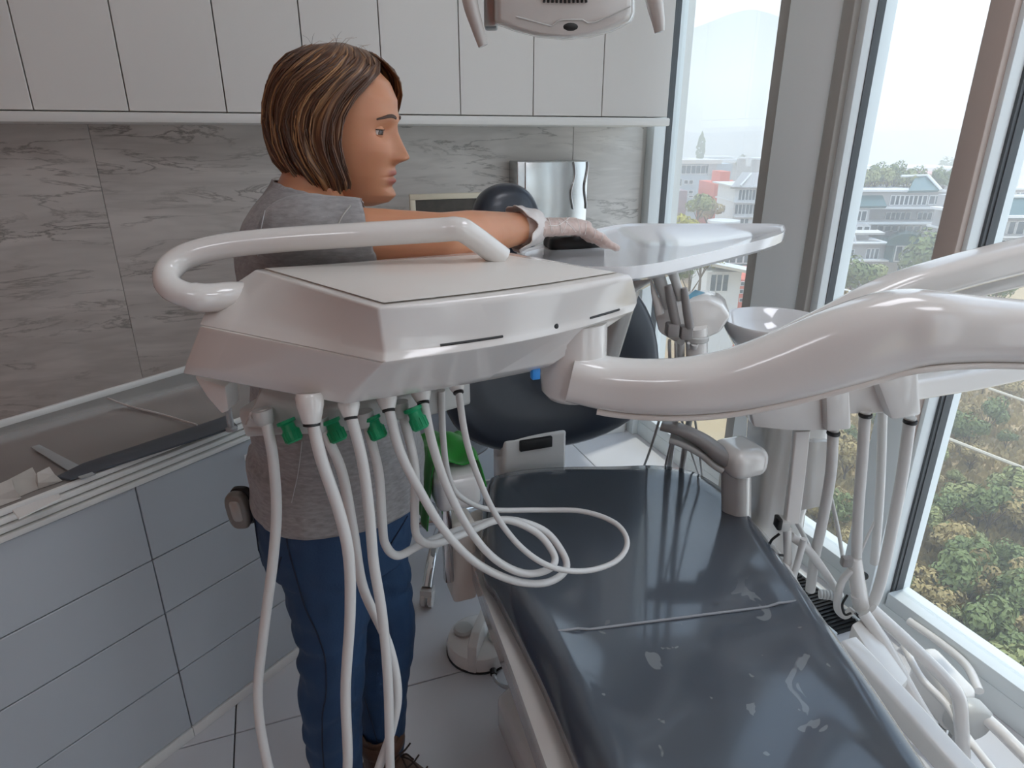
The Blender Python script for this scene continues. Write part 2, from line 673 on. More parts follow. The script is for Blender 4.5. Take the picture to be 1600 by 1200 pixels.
class Bld:
    def __init__(s, name, label, px, D, cat_='building', group=None):
        p = fw(px, 400, D)
        s.e = thing(name, (p.x, p.y, GZ), label, cat_, group)
        s.D = D

    def block(s, x0, y0, x1, y1, m, part='wall', dD=0, depth=10, skew=0):
        D = s.D + dD
        a, b = fw(x0, y0, D), fw(x1, y1, D)
        w_ = RT * ((b - a).dot(RT))
        o = a.copy()
        o.z = b.z
        mb = MB().obox(o, w_, HF * depth + RT * skew, (0, 0, a.z - b.z))
        return mb.build(part, m, s.e, smooth=0)

    def slab(s, x0, x1, y, th, m='bwhite', dD=-0.6, depth=10.5, part='floor_slab'):
        return s.block(x0, y, x1, y + th, m, part, dD, depth)

    def windows(s, x0, x1, y0, y1, n, dD=0, fill=0.8, m='bglass', frame=True):
        """n single windows: a dark pane proud of the wall inside its own pale frame"""
        D = s.D + dD - 0.12
        base = None
        st = (x1 - x0) / n
        for i in range(n):
            xa = x0 + i * st + st * (1 - fill) / 2
            xb = xa + st * fill
            a, b = fw(xa, y0, D), fw(xb, y1, D)
            W, H = (b - a).dot(RT), a.z - b.z
            mid = (a + b) / 2
            if base is None:
                fo = MB()
                q = min(0.12, W * 0.12)
                o = a.copy()
                o.z = b.z
                fo.obox(o, RT * W, HF * 0.2, (0, 0, q)).obox(o + V(0, 0, H - q), RT * W, HF * 0.2, (0, 0, q))
                fo.obox(o, RT * q, HF * 0.2, (0, 0, H)).obox(o + RT * (W - q), RT * q, HF * 0.2, (0, 0, H))
                fr_ = fo.build('window', 'bwhite', s.e, smooth=0)
                pn = MB().obox(o + RT * q + V(0, 0, q) + HF * 0.06, RT * (W - 2 * q), HF * 0.08, (0, 0, H - 2 * q)).build('pane', m, fr_, smooth=0)
                base = (fr_, fr_.location.copy(), mid)
            else:
                c = clone(base[0], s.e)
                c.location = base[1] + (mid - base[2])

    def slope(s, pts, m, part, th=0.3, dD=0):
        """a sloped panel: pts = [(px,py,D offset)]"""
        P = [fw(x, y, s.D + d) for x, y, d in pts]
        return MB().prism(P, HF * th + V(0, 0, -th)).build(part, m, s.e, smooth=0)

    def bar(s, x0, y0, d0, x1, y1, d1, r=0.12, m='bwhite', part='coping'):
        return MB().tube([fw(x0, y0, s.D + d0), fw(x1, y1, s.D + d1)], r, 6).build(part, m, s.e, smooth=0)


# terraced block in the middle pane
b = Bld('terraced_building', 'grey terraced apartment block with white slab edges and planted roof', 1400, 95)
b.block(1310, 322, 1500, 520, 'bgrey', dD=2.5, depth=16)
b.block(1340, 299, 1472, 326, 'bgrey', 'wall', 0, 14)
b.slab(1336, 1478, 296.5, 3.2)
b.windows(1392, 1448, 305, 321, 8, 0)
b.windows(1452, 1470, 305, 320, 2, 0)
b.slope([(1342, 322, -1.5), (1386, 322, -1.5), (1378, 303, 0.2), (1346, 303, 0.2)], 'bteal', 'sloped_glazing')
b.slab(1308, 1500, 323.5, 3.2, dD=-1.0)
b.block(1309, 326, 1356, 348, 'bgrey', 'bay', -1.0, 8)
b.windows(1312, 1354, 329, 346, 5, -1.0)
b.windows(1384, 1422, 331, 346, 5, 2.5)
b.windows(1434, 1456, 331, 346, 3, 2.5)
b.windows(1468, 1488, 331, 346, 3, 2.5)
b.slab(1306, 1495, 347.5, 3.2, dD=-1.2)
b.windows(1370, 1450, 352, 362, 7, 2.5)
b.block(1302, 352, 1356, 381, 'bgrey', 'bay', -3, 8)
b.windows(1338, 1360, 353, 361, 2, -3)
b.slope([(1332, 364, -4.5), (1384, 364, -4.5), (1372, 359, -3.2), (1332, 359, -3.2)], 'broof', 'terrace_roof')
b.bar(1308, 354, -4, 1318, 366, -5)
b.bar(1318, 366, -5, 1318, 381, -5)
b.bar(1324, 353, -4, 1336, 370, -5)
b.bar(1336, 370, -5, 1337, 379, -5)
b.block(1300, 381, 1398, 408, 'bgrey', 'bay', -5, 9)
b.slab(1299, 1392, 379.5, 2.2, dD=-5.6)
b.windows(1308, 1334, 389, 406, 3, -5)
b.windows(1354, 1372, 388, 405, 3, -5)
# barrel roof
br = MB()
ra = []
for k in range(9):
    t = k / 8
    ra.append([fw(1384 + 68 * t, 382 - 17 * math.sin(math.pi * t) ** 0.7, 93 - 5), fw(1384 + 68 * t, 379 - 17 * math.sin(math.pi * t) ** 0.7 - 4, 93 + 5),
               fw(1384 + 68 * t, 384 - 4, 93 + 5), fw(1384 + 68 * t, 384, 93 - 5)])
br.loft(ra).build('barrel_roof', 'bteal', b.e)
b.block(1398, 382, 1432, 410, 'bteal', 'glazed_bay', -7, 8)
b.windows(1400, 1430, 384, 409, 3, -7)
b.slab(1298, 1440, 406.5, 2.6, dD=-6.4)
b.windows(1364, 1378, 411, 425, 2, -5)
b.windows(1308, 1330, 411, 424, 3, -5)
b.block(1300, 409, 1398, 440, 'bgrey', 'bay', -4.8, 9)
b.windows(1400, 1440, 412, 428, 5, -4.5, fill=0.86)
b.block(1396, 411, 1446, 440, 'bwhite', 'bay', -4.4, 8)
# roof gable over the garden
b.slope([(1420, 298, -1), (1468, 297, -1), (1451, 275, 3), (1430, 277, 3)], 'bteal', 'sloped_glazing')
b.bar(1450, 274, 2.6, 1471, 297, -1.2, 0.2)
b.bar(1408, 275, 3, 1451, 274, 3, 0.18)

# its far wing behind the brown column and the block in the right pane
b = Bld('apartment_building', 'dark glazed apartment block with slanted white gable beyond brown column', 1580, 76)
b.block(1534, 312, 1660, 430, 'bgrey', depth=8)
b.slope([(1540, 337, -3), (1660, 340, -3), (1660, 308, 0), (1572, 308, 0)], 'bteal', 'sloped_glazing')
b.bar(1549, 336, -3.2, 1573, 307, -0.2, 0.2)
b.bar(1573, 307, -0.2, 1660, 307, -0.2, 0.18)
b.slab(1544, 1660, 337, 4, dD=-3.4)
b.windows(1548, 1600, 345, 370, 4, 0)
b.windows(1606, 1660, 345, 370, 4, 0)
b.slab(1535, 1660, 369, 3, dD=-2)
b.windows(1540, 1660, 374, 395, 8, 0)
b.slab(1532, 1660, 397, 3, dD=-2)
b = Bld('stepped_building', 'pale stepped housing block with narrow windows behind the glazed block', 1570, 125)
b.block(1535, 268, 1580, 330, 'bwhite', depth=12)
b.windows(1556, 1578, 266 + 4, 280, 4)
b.slab(1536, 1590, 281, 3)
b.block(1530, 296, 1640, 330, 'bgrey', depth=14, dD=-3)
b.windows(1552, 1600, 300, 314, 7, -3)
b.slab(1530, 1640, 294, 2.6, dD=-4)
b = Bld('long_hall', 'long low white hall with pink roof behind planted terrace', 1420, 170)
b.block(1380, 262, 1520, 290, 'bwhite', depth=20)
b.slope([(1396, 270, -4), (1484, 272, -4), (1480, 262, 8), (1400, 259, 8)], 'bpink', 'roof')
b.slab(1310, 1396, 264, 3, 'bwhite', part='roof')
b.slab(1484, 1530, 269, 3, 'bwhite', part='roof')

# left pane
b = Bld('office_building', 'long blue grey office block with dark window bands', 1080, 150)
b.block(1034, 256, 1126, 420, 'bblue', depth=30)
b.slab(1030, 1128, 250, 6, 'broof', part='roof')
b.windows(1042, 1110, 258, 272, 9, fill=0.96)
b.block(1108, 254, 1118, 274, 'bgrey', 'stair_core', -0.5, 4)
b.windows(1046, 1066, 279, 291, 3)
b.windows(1068, 1084, 281, 288, 2)
b.windows(1066, 1084, 297, 303, 2)
b.windows(1066, 1084, 305, 309, 2)
b.windows(1066, 1084, 316, 321, 2)
b.windows(1068, 1080, 326, 330, 2)
b = Bld('mauve_building', 'low windowless mauve block with white parapet', 1046, 120)
b.block(1026, 298, 1063, 420, 'bmauve', depth=14)
b.slab(1026, 1063, 296, 2.2, part='parapet')
b = Bld('coral_building', 'tall coral block with slanted shoulder beside yellow trees', 1132, 118)
b.block(1117, 287, 1152, 420, 'coral', depth=10)
b.block(1126, 268, 1139, 290, 'coral', 'tower', 0.5, 5)
b.slope([(1127, 285, -0.2), (1152, 291, -0.2), (1144, 281, 3), (1130, 281, 3)], 'coral', 'shoulder')
b.windows(1144, 1149, 317, 325, 1)
b = Bld('gabled_building', 'white block with sloped grey roof and two window rows', 1175, 105)
b.block(1150, 290, 1215, 420, 'bwhite', depth=9)
b.slope([(1142, 292, -1), (1215, 294, -1), (1210, 270, 5), (1160, 269, 5)], 'bgrey', 'roof')
b.bar(1157, 290, -1.4, 1174, 271, 4.6, 0.15)
b.slab(1144, 1215, 290, 2.2, part='cornice')
b.windows(1154, 1186, 296, 313, 6, fill=0.62)
b.slab(1148, 1215, 315.5, 2, part='cornice')
b.windows(1148, 1182, 319, 335, 6, fill=0.72)
b.slab(1148, 1215, 338, 2, part='cornice')
b.windows(1156, 1170, 341, 352, 2)
b = Bld('tower_block', 'plain grey tower block behind the white gabled block', 1188, 190)
b.block(1174, 250, 1202, 330, 'bgrey', depth=12)
b.block(1170, 246, 1173, 260, 'bwhite', 'chimney', -1, 2)
b.slab(1172, 1204, 247, 2.4, part='roof')
b = Bld('flat_hall', 'wide low hall with layered white roofs beyond the office', 1125, 230)
b.block(1080, 250, 1166, 300, 'bgrey', depth=22)
b.slab(1078, 1168, 248, 3, part='roof')
b.slab(1108, 1150, 244.5, 2, part='roof', dD=3)
b.slab(1118, 1164, 252, 2.4, part='roof', dD=-3)
b = Bld('round_pavilion', 'round coral pavilion with flat white roof', 1130, 98)
p_ = fw(1130, 352, 98)
rr = 2.2
MB().lathe([(rr, -8), (rr, 0.0)], 20, (p_.x, p_.y, p_.z + 0.4)).build('drum', 'coral', b.e)
MB().lathe([(0.01, 0), (rr * 1.06, 0), (rr * 1.06, 0.35), (0.01, 0.5)], 20, (p_.x, p_.y, p_.z + 0.4)).build('roof', 'bwhite', b.e)
# seen below the small tray
b = Bld('coral_house', 'coral house with two rows of small dark windows', 1160, 68)
b.block(1138, 437, 1215, 560, 'coral', depth=8)
b.windows(1144, 1154, 430 + 10, 447, 2)
b.windows(1157, 1178, 440, 447, 3)
b.windows(1155, 1176, 452, 459, 3)
b.windows(1155, 1170, 466, 472, 2)
b = Bld('corner_house', 'pale corner house with tall blue panes', 1124, 60)
b.block(1106, 425, 1142, 560, 'bwhite', depth=6)
b.windows(1110, 1138, 428, 456, 3, fill=0.85)
b.slope([(1114, 412, -2), (1215, 432, -4), (1215, 426, 3), (1122, 408, 4)], 'bwhite', 'parapet_roof')
b = Bld('dark_house', 'dark glazed house under a white roof behind corner house', 1165, 82)
b.block(1135, 388, 1215, 500, 'bteal', depth=7)
b.windows(1140, 1184, 392, 412, 4)
b.slab(1130, 1215, 384, 3, part='roof')
# low white garden wall in front of the terraced block
gw = MB().prism([fw(1285, 444, 60), fw(1385, 470, 60), fw(1385, 478, 60), fw(1285, 458, 60)], HF * 1.2).build('garden_wall', 'bwhite', smooth=0)
tag(gw, 'low white garden wall running below the terraced block', 'wall')
for k, (xa, ya, xb, yb) in enumerate([(1545, 607, 1640, 640), (1475, 683, 1640, 748)]):
    q = [oz(xa, ya, GZ + 3.4), oz(xb, yb, GZ + 3.0)]
    tag(MB().tube(q, 0.14, 6).build('boundary_rail', 'path', smooth=0),
        ['upper white rail crossing the dry slope', 'lower longer white rail crossing the dry slope'][k], 'rail')

# ---- trees and scrub
rng = random.Random(11)


def tree_proto(name, m, cr_, ch, th, leaves=900, leaf=0.24, lobes=6):
    """trunk with boughs and a crown of separate leaf cards set round several lobes"""
    e_ = thing(name, (0, 0, 0), 'tree', 'tree')
    tk = MB()
    tk.tube([(0, 0, -1), (0.05, 0, th * 0.5), (0, 0.08, th + ch * 0.4)], [0.16, 0.12, 0.05], 6)
    for k in range(4):
        a = k * 1.6 + 0.4
        tk.tube([(0, 0, th * 0.7), (math.cos(a) * cr_ * 0.6, math.sin(a) * cr_ * 0.6, th + ch * 0.45)], [0.07, 0.02], 5)
    tk.build('trunk', 'bark', e_, smooth=60)
    cm = MB()
    cs = [(Vector((rng.uniform(-.55, .55) * cr_, rng.uniform(-.55, .55) * cr_, th + ch * rng.uniform(0.3, 0.75))), rng.uniform(.42, .62)) for _ in range(lobes)]
    for _ in range(leaves):
        c, s = cs[rng.randrange(lobes)]
        d = Vector((rng.gauss(0, 1), rng.gauss(0, 1), rng.gauss(0, 1))).normalized()
        p = c + Vector((d.x * cr_ * s, d.y * cr_ * s, d.z * ch * 0.5 * s)) * rng.uniform(0.7, 1.05)
        u_ = d.cross(Vector((rng.uniform(-1, 1), rng.uniform(-1, 1), rng.uniform(-1, 1)))).normalized()
        v_ = (d + u_ * rng.uniform(-.6, .6)).cross(u_).normalized()
        l_ = leaf * rng.uniform(0.6, 1.3)
        cm.add([p - u_ * l_, p - v_ * l_ * .5, p + u_ * l_, p + v_ * l_ * .5 + d * l_ * 0.25], [(0, 1, 2, 3)])
    cm.build('crown', m, e_, smooth=0)
    return e_


PR = {
    'dry': tree_proto('scrub_tree', 'leafdry', 1.9, 3.0, 1.6),
    'olive': tree_proto('scrub_tree', 'leafolive', 1.8, 3.2, 1.9),
    'green': tree_proto('scrub_tree', 'leafgreen', 1.9, 3.4, 1.7),
    'yellow': tree_proto('garden_tree', 'leafyellow', 2.0, 3.2, 1.4),
}
used = set()


def plant(kind, p, s, label, group, name=None):
    o = PR[kind]
    if kind in used:
        o = clone(o)
    used.add(kind)
    if name:
        o.name = name
    o.location = p
    o.scale = (s, s, s * rng.uniform(0.9, 1.15))
    o.rotation_euler.z = rng.uniform(0, 6.28)
    tag(o, label, 'tree', group)
    return o


# single trees near the buildings: (kind, px, py of the crown middle, D, size, label)
for kind, x, y, D, s, lb in [
    ('yellow', 1058, 352, 80, 1.25, 'bright yellow green round tree below the mauve block'),
    ('yellow', 1080, 345, 84, 1.15, 'bright yellow green tree beside the coral pavilion'),
    ('olive', 1092, 320, 100, 1.15, 'olive tree in front of the coral block, leafy crown'),
    ('dry', 1108, 325, 104, 1.2, 'dry brownish tree beside the coral block'),
    ('green', 1098, 400, 58, 0.95, 'green tree above the corner house roof'),
    ('yellow', 1105, 392, 62, 0.85, 'yellow tree peeping over the corner house'),
    ('green', 1080, 425, 52, 1.0, 'green tree left of the pale corner house'),
    ('green', 1333, 437, 70, 1.35, 'rounded green tree behind the low garden wall'),
    ('olive', 1362, 425, 76, 0.95, 'small olive tree on the lower terrace of apartments'),
    ('yellow', 1355, 452, 66, 0.8, 'small yellow tree at the end of the garden wall'),
    ('green', 1452, 400, 80, 1.7, 'large green tree in front of the barrel roof'),
    ('yellow', 1470, 372, 84, 1.15, 'yellow tree on the right terrace of the apartments'),
    ('dry', 1310, 492, 48, 1.1, 'dry golden tree below the garden wall'),
    ('green', 1560, 455, 60, 0.9, 'green tree below the dark glazed block'),
    ('dry', 1330, 520, 42, 1.0, 'dry tree beside the dental arm view, below the wall'),
    ('green', 1162, 258, 205, 1.3, 'distant dark tree beside the tower block'),
    ('olive', 1318, 262, 210, 2.0, 'hazy tree left of the pink roofed hall'),
    ('olive', 1348, 262, 215, 1.6, 'hazy smaller tree beside the pink roofed hall'),
    ('green', 1485, 262, 230, 2.2, 'hazy tree right of the pink roofed hall'),
]:
    p = fw(x, y, D)
    plant(kind, (p.x, p.y, p.z - 3.3 * s), s, lb, None, 'garden_tree')
# slim cypress
cy = thing('cypress_tree', fw(1094, 245, 220) - V(0, 0, 3), 'tall slim dark cypress standing in the haze', 'tree')
cm = MB()
for _ in range(260):
    t = rng.random()
    a = rng.uniform(0, 6.28)
    r_ = 1.5 * math.sin(math.pi * min(1, t * 0.9 + 0.1)) * rng.uniform(.5, 1)
    p = cy.location + V(math.cos(a) * r_, math.sin(a) * r_, 1 + t * 9)
    cm.add([p + V(-.4, 0, 0), p + V(0, -.3, .2), p + V(.4, 0, .1), p + V(0, .2, .9)], [(0, 1, 2, 3)])
cm.build('foliage', 'leafgreen', cy, smooth=0)
MB().tube([cy.location + V(0, 0, -3), cy.location + V(0, 0, 8)], [.2, .08], 6).build('trunk', 'bark', cy)
# planted roof of the terraced block: shrubs in a row
for i in range(12):
    t = i / 11
    p = fw(1328 + 108 * t, 291 - 8 * math.sin(t * 3.0), 99 + (i % 3) * 1.5)
    plant(['olive', 'green', 'yellow'][i % 3], (p.x, p.y, p.z - 2.0), 0.75 + 0.25 * rng.random(), 'leafy shrub in the planted roof of the terraced block', 'roof garden shrubs', 'roof_shrub')
for i in range(5):
    p = fw(1462 + 12 * i, 288, 101)
    plant(['green', 'olive'][i % 2], (p.x, p.y, p.z - 2.0), 0.8, 'leafy shrub in the planted roof of the terraced block', 'roof garden shrubs', 'roof_shrub')
# scrub on the slope under the tower
n_ = 0
tries = 0
while n_ < 240 and tries < 4000:
    tries += 1
    x, y = rng.uniform(1180, 1680), rng.uniform(490, 1190)
    g = oz(x, y, GZ + 3)
    for _ in range(3):
        g = oz(x, y, ground_h(g.x, g.y))
    if g.x < 6.5 or g.length > 95:
        continue
    k = rng.choices(['dry', 'olive', 'green'], [5, 4, 2])[0]
    plant(k, (g.x, g.y, ground_h(g.x, g.y) - 0.2), rng.uniform(0.32, 0.75),
          {'dry': 'dry golden scrub tree on the slope under the windows', 'olive': 'olive scrub tree on the slope under the windows',
           'green': 'dark green scrub tree on the slope under the windows'}[k], {'dry': 'dry scrub trees', 'olive': 'olive scrub trees', 'green': 'green scrub trees'}[k], 'scrub_tree')
    n_ += 1
# dry undergrowth, too fine to count
ug = MB()
for _ in range(26000):
    x, y = rng.uniform(1150, 1750), rng.uniform(480, 1250)
    g = oz(x, y, GZ + 3)
    if g.x < 4.5 or g.length > 110:
        continue
    z = ground_h(g.x, g.y)
    a = rng.uniform(0, 3.14)
    s = rng.uniform(.12, .42)
    d = V(math.cos(a), math.sin(a), 0) * s
    ug.add([(g.x - d.x, g.y - d.y, z - .05), (g.x + d.x, g.y + d.y, z - .05), (g.x + d.x * .5 + d.y * .4, g.y + d.y * .5, z + s * 1.6), (g.x - d.x * .7, g.y - d.y * .7 + .1, z + s * 1.3)], [(0, 1, 2, 3)])
u_ = ug.build('undergrowth', 'leafdry', smooth=0)
tag(u_, 'dry brown undergrowth covering the slope', 'undergrowth', kind='stuff')

# ------------------------------------------------------------------ wall cabinets over the marble
CY = 2.47
zc = oy(720, 181, CY).z
seam_px = [203, 355, 483, 601, 720, 833, 940, 1043]
xs = [oy(p, 179, CY).x for p in seam_px]
x54 = oy(54, 179, CY).x
lefts = []
x_ = x54
while x_ > LX + 0.3:
    lefts.append(x_)
    x_ -= 0.31
xs = [LX + 0.02] + lefts[::-1] + xs
words = ['first', 'second', 'third', 'fourth', 'fifth', 'sixth', 'seventh', 'eighth', 'ninth', 'tenth', 'eleventh', 'twelfth', 'thirteenth', 'fourteenth']
nc = len(xs) - 1
for i in range(nc):
    a, b = xs[i], xs[i + 1]
    k = nc - 1 - i
    e_ = thing('wall_cabinet', ((a + b) / 2, CY + 0.15, zc), '%s white handleless wall cabinet counting from the glass wall' % words[k], 'cabinet', 'wall cabinets above the marble')
    MB().box((a + 0.0005, CY + 0.021, zc + 0.003), (b - 0.0005, BY - 0.001, 2.66)).build('body', 'cabdark' if 0 else 'cab', e_)
    g = 0.0018
    MB().box((a + g, CY, zc + 0.004), (b - g, CY + 0.02, 2.66)).build('door', 'cab', e_, bevel=0.0012, bseg=1)
z0 = oy(720, 195, CY - 0.015).z
tag(MB().box((LX + 0.02, CY - 0.015, z0), (xs[-1] + 0.006, BY - 0.015, zc)).build('light_rail', 'trim', bevel=0.006), 'long white light rail under the wall cabinets', 'rail')

# ------------------------------------------------------------------ low drawer run set at an angle
A_ = oz(240, 1200, 0)
B_ = oz(470, 1022, 0)
PD = (B_ - A_).normalized()
PN = V(PD.y, -PD.x, 0)      # towards the camera


def pf(x, y):
    """on the front plane of the drawer run -> (along, height)"""
    d = ray(x, y)
    t = (A_ - EYE).dot(PN) / d.dot(PN)
    q = EYE + d * t
    return (q - A_).dot(PD), q.z


def pw(s, dep, z):
    """point on the run: along, depth behind the front, height"""
    p = A_ + PD * s - PN * dep
    return V(p.x, p.y, z)


s_seam = (pf(228, 880)[0] + pf(255, 960)[0] + pf(312, 1127)[0]) / 3
zz = [pf(312, 1127)[1], pf(286, 1046)[1], pf(255, 961)[1], pf(228, 881)[1], pf(193, 768)[1]]
ztop = pf(380, 652)[1]
S0, S1 = -1.15, (B_ - A_).length + 0.22
DP = 0.46
for k, (a, b) in enumerate([(S0, s_seam - 0.9), (s_seam - 0.9, s_seam), (s_seam, S1)]):
    lb = ['white drawer cabinet at the far end of the angled run by left wall', 'middle white four drawer cabinet of the angled run', 'white four drawer cabinet of the angled run behind the woman'][k]
    e_ = thing('drawer_cabinet', pw((a + b) / 2, DP / 2, 0), lb, 'cabinet', 'drawer cabinets of the angled run')
    MB().obox(pw(a + 0.0005, 0.02, 0.012), PD * (b - a - 0.001), -PN * (DP - 0.02), V(0, 0, zz[-1] - 0.014)).build('body', 'cab', e_)
    MB().obox(pw(a + 0.0005, -0.003, 0.0), PD * (b - a - 0.001), -PN * 0.02, V(0, 0, zz[0] - 0.002)).build('plinth', 'trim', e_, bevel=0.002)
    for q in range(4):
        MB().obox(pw(a + 0.0015, 0, zz[q] + 0.0015), PD * (b - a - 0.003), -PN * 0.0195, V(0, 0, zz[q + 1] - zz[q] - 0.003)).build('drawer', 'drawer', e_, bevel=0.0015, bseg=1)
M['worktop'] = mat('worktop_taupe', '8b8480', 0.16, coat=0.4, var=0.06, vscale=2)
M['matgrey'] = mat('grey_mat', '4b5058', 0.5)
M['paper'] = mat('paper_white', 'e9e8e5', 0.6)
M['pouch'] = mat('pouch_film', 'b9b2aa', 0.25, var=0.2, vscale=20)
M['acrylic'] = mat('clear_acrylic', 'e8ecee', 0.08, trans=0.55)
wt = thing('worktop', pw(0.2, DP / 2, zz[-1]), 'long taupe worktop with layered white edge on the angled run', 'worktop')
MB().obox(pw(S0, 0.012, zz[-1] + 0.003), PD * (S1 - S0), -PN * (DP - 0.012), V(0, 0, ztop - zz[-1] - 0.004)).build('slab', 'worktop', wt, bevel=0.003)
dz = (ztop - zz[-1]) / 4
for q in range(4):
    MB().obox(pw(S0, -0.008 + 0.004 * q, zz[-1] + dz * q + 0.002), PD * (S1 - S0), -PN * 0.02, V(0, 0, dz - 0.004)).build('edge_strip', 'trim', wt, bevel=0.002)
MB().obox(pw(S0, DP - 0.012, ztop - 0.002), PD * (S1 - S0), -PN * 0.012, V(0, 0, 0.018)).build('back_lip', 'trim', wt, bevel=0.003)
zt = ztop + 0.0005


def wtp(x, y, dz=0.0):
    return oz(x, y, zt + dz)


# dark grey mat lying on it
tag(MB().prism([wtp(88, 748), wtp(130, 727), wtp(355, 652), wtp(372, 668), wtp(110, 752)], (0, 0, 0.006)).build('counter_mat', 'matgrey', bevel=0.002), 'dark grey mat lying on the taupe worktop', 'mat')
# slim white line on the top
tag(MB().tube(cat([wtp(168, 622, .008), wtp(200, 634, .003), wtp(255, 648, .003), wtp(308, 664, .008)], 6), 0.0025, 6).build('white_cable', 'hose'), 'thin white cable lying on the worktop behind the grey mat', 'cable')
sh = MB().prism([wtp(48, 700, .002), wtp(62, 696, .002), wtp(150, 742, .002), wtp(128, 750, .002)], (0, 0, 0.003))  # clear strip standing in for an edge reflected in the glossy top
tag(sh.build('clear_ruler', 'acrylic', bevel=0.0008), 'clear plastic strip lying across the worktop', 'strip')
# crumpled packets
for k, (x, y, s, lb) in enumerate([(4, 784, .034, 'crumpled foil packet at the worktop edge by clear strip'), (40, 766, .032, 'upright folded packet between two others on worktop'), (72, 756, .026, 'small pale packet leaning beside the grey mat')]):
    c = wtp(x, y)
    pk = MB()
    r_ = random.Random(k)
    vs_ = []
    for (a, b_, z) in [(-1, -.5, 0), (1, -.5, 0), (1, .5, 0), (-1, .5, 0), (-.9, -.25, .55), (.9, -.35, .65), (.85, .35, .6), (-.95, .3, .5), (-.7, -.05, 1.05), (.75, .0, 1.15)]:
        vs_.append(c + PD * (a * s * .8 + r_.uniform(-.006, .006)) + PN * (b_ * s + r_.uniform(-.006, .006)) + V(0, 0, z * s * 1.1))
    pk.add(vs_, [(3, 2, 1, 0), (0, 1, 5, 4), (1, 2, 6, 5), (2, 3, 7, 6), (3, 0, 4, 7), (4, 5, 9, 8), (6, 7, 8, 9), (5, 6, 9), (7, 4, 8)])
    tag(pk.build('packet', 'pouch', smooth=0), lb, 'packet', 'packets on the worktop')
fo = MB()
for k in range(3):
    fo.prism([wtp(20, 800 - k, .0015 + .0035 * k), wtp(92, 772, .0015 + .0035 * k), wtp(96, 780, .0015 + .0035 * k), wtp(30, 812, .0015 + .0035 * k)], (0, 0, 0.0025))
tag(fo.build('leaflet', 'paper', smooth=0), 'folded white leaflets at the worktop front edge', 'leaflet')
# small clear clip standing near the dental unit
c = wtp(362, 672)
cl = thing('clear_clip', c, 'small clear plastic clip standing on the worktop edge', 'clip')
MB().tube([c + V(0, 0, 0.0), c + V(0, 0, 0.075)], 0.008, 10).build('stem', 'acrylic', cl)
MB().obox(c + V(-.02, -.012, .075), (.04, 0, 0), (0, .02, 0), (0, 0, .012)).build('head', 'acrylic', cl, bevel=0.003)
MB().lathe([(.014, 0), (.014, .006), (.008, .01)], 14, c).build('foot', 'acrylic', cl)
lb = MB().obox(pw(pf(378, 712)[0] - 0.0, -0.010, pf(378, 712)[1] - .012), PD * 0.05, PN * 0.0015, V(0, 0, 0.016)).build('edge_label', 'paper', wt)


def text(name, s, size, loc, right, up, m, parent, depth=0.0004):
    cu = bpy.data.curves.new(name, 'FONT')
    cu.body = s
    cu.size = size
    cu.extrude = depth
    cu.align_x = 'CENTER'
    cu.align_y = 'CENTER'
    tmp = bpy.data.objects.new(name + '_c', cu)
    COL.objects.link(tmp)
    dg = bpy.context.evaluated_depsgraph_get()
    me = bpy.data.meshes.new_from_object(tmp.evaluated_get(dg))
    bpy.data.objects.remove(tmp)
    me.name = name
    me.materials.clear()
    me.materials.append(M[m])
    r_, u2 = Vector(right).normalized(), Vector(up).normalized()
    n_2 = r_.cross(u2)
    me.transform(Matrix((r_, u2, n_2)).transposed().to_4x4())
    o = bpy.data.objects.new(name, me)
    COL.objects.link(o)
    o.location = loc
    if parent:
        o.parent = parent
        pl = parent.location.copy()
        if parent.parent:
            pl += parent.parent.location
        o.location = Vector(loc) - pl
    return o


lc = pw(pf(378, 712)[0] + .025, -0.0125, pf(378, 712)[1] - .004)
text('lettering', 'SR', 0.012, lc, PD, (0, 0, 1), 'dark', wt)

# ------------------------------------------------------------------ dispenser and framed picture by the marble
a, b = oy(808, 252, 2.70), oy(916, 330, 2.70)
dp_ = thing('towel_dispenser', (a.x + .15, BY - .06, b.z), 'polished steel towel dispenser fixed to the marble', 'dispenser')
MB().box((a.x, 2.70, b.z - 0.10), (b.x, BY - 0.014, a.z)).build('case', 'steel', dp_, bevel=0.006)
MB().box((a.x + 0.035, 2.692, b.z - 0.08), (b.x - 0.004, 2.70, a.z - 0.004)).build('front_plate', 'mirror', dp_, bevel=0.003)
wav = [V(b.x - 0.075 + 0.008 * math.sin(t * 7), 2.688, a.z - 0.004 - t * 0.2) for t in np.linspace(0, 1, 14)]  # rippled steel rods that imitate a wavy reflection on the plate
MB().tube(wav, 0.0035, 6).build('wavy_edge', 'steel', dp_)
wav2 = [V(b.x - 0.012 + 0.006 * math.sin(t * 7 + 1), 2.688, a.z - 0.004 - t * 0.2) for t in np.linspace(0, 1, 14)]
MB().tube(wav2, 0.0035, 6).build('wavy_edge', 'steel', dp_)
M['gold'] = mat('pale_gold_frame', 'dcd3bd', 0.35)
M['photo'] = mat('dark_print', '4a453f', 0.4, var=0.6, vscale=26)
a, b = oy(640, 304, 2.62), oy(760, 304, 2.62)
zb_ = a.z - 0.26
pc = thing('picture_frame', ((a.x + b.x) / 2, 2.62, zb_), 'pale gold picture frame with dark print behind the headrest', 'picture')
for (x0, x1, z0_, z1_) in ((a.x, b.x, a.z - .022, a.z), (a.x, b.x, zb_, zb_ + .022), (a.x, a.x + .022, zb_ + .022, a.z - .022), (b.x - .022, b.x, zb_ + .022, a.z - .022)):
    MB().box((x0, 2.62, z0_), (x1, 2.64, z1_)).build('frame_bar', 'gold', pc, bevel=0.002)
MB().box((a.x + .02, 2.63, zb_ + .02), (b.x - .02, 2.638, a.z - .02)).build('print', 'photo', pc)
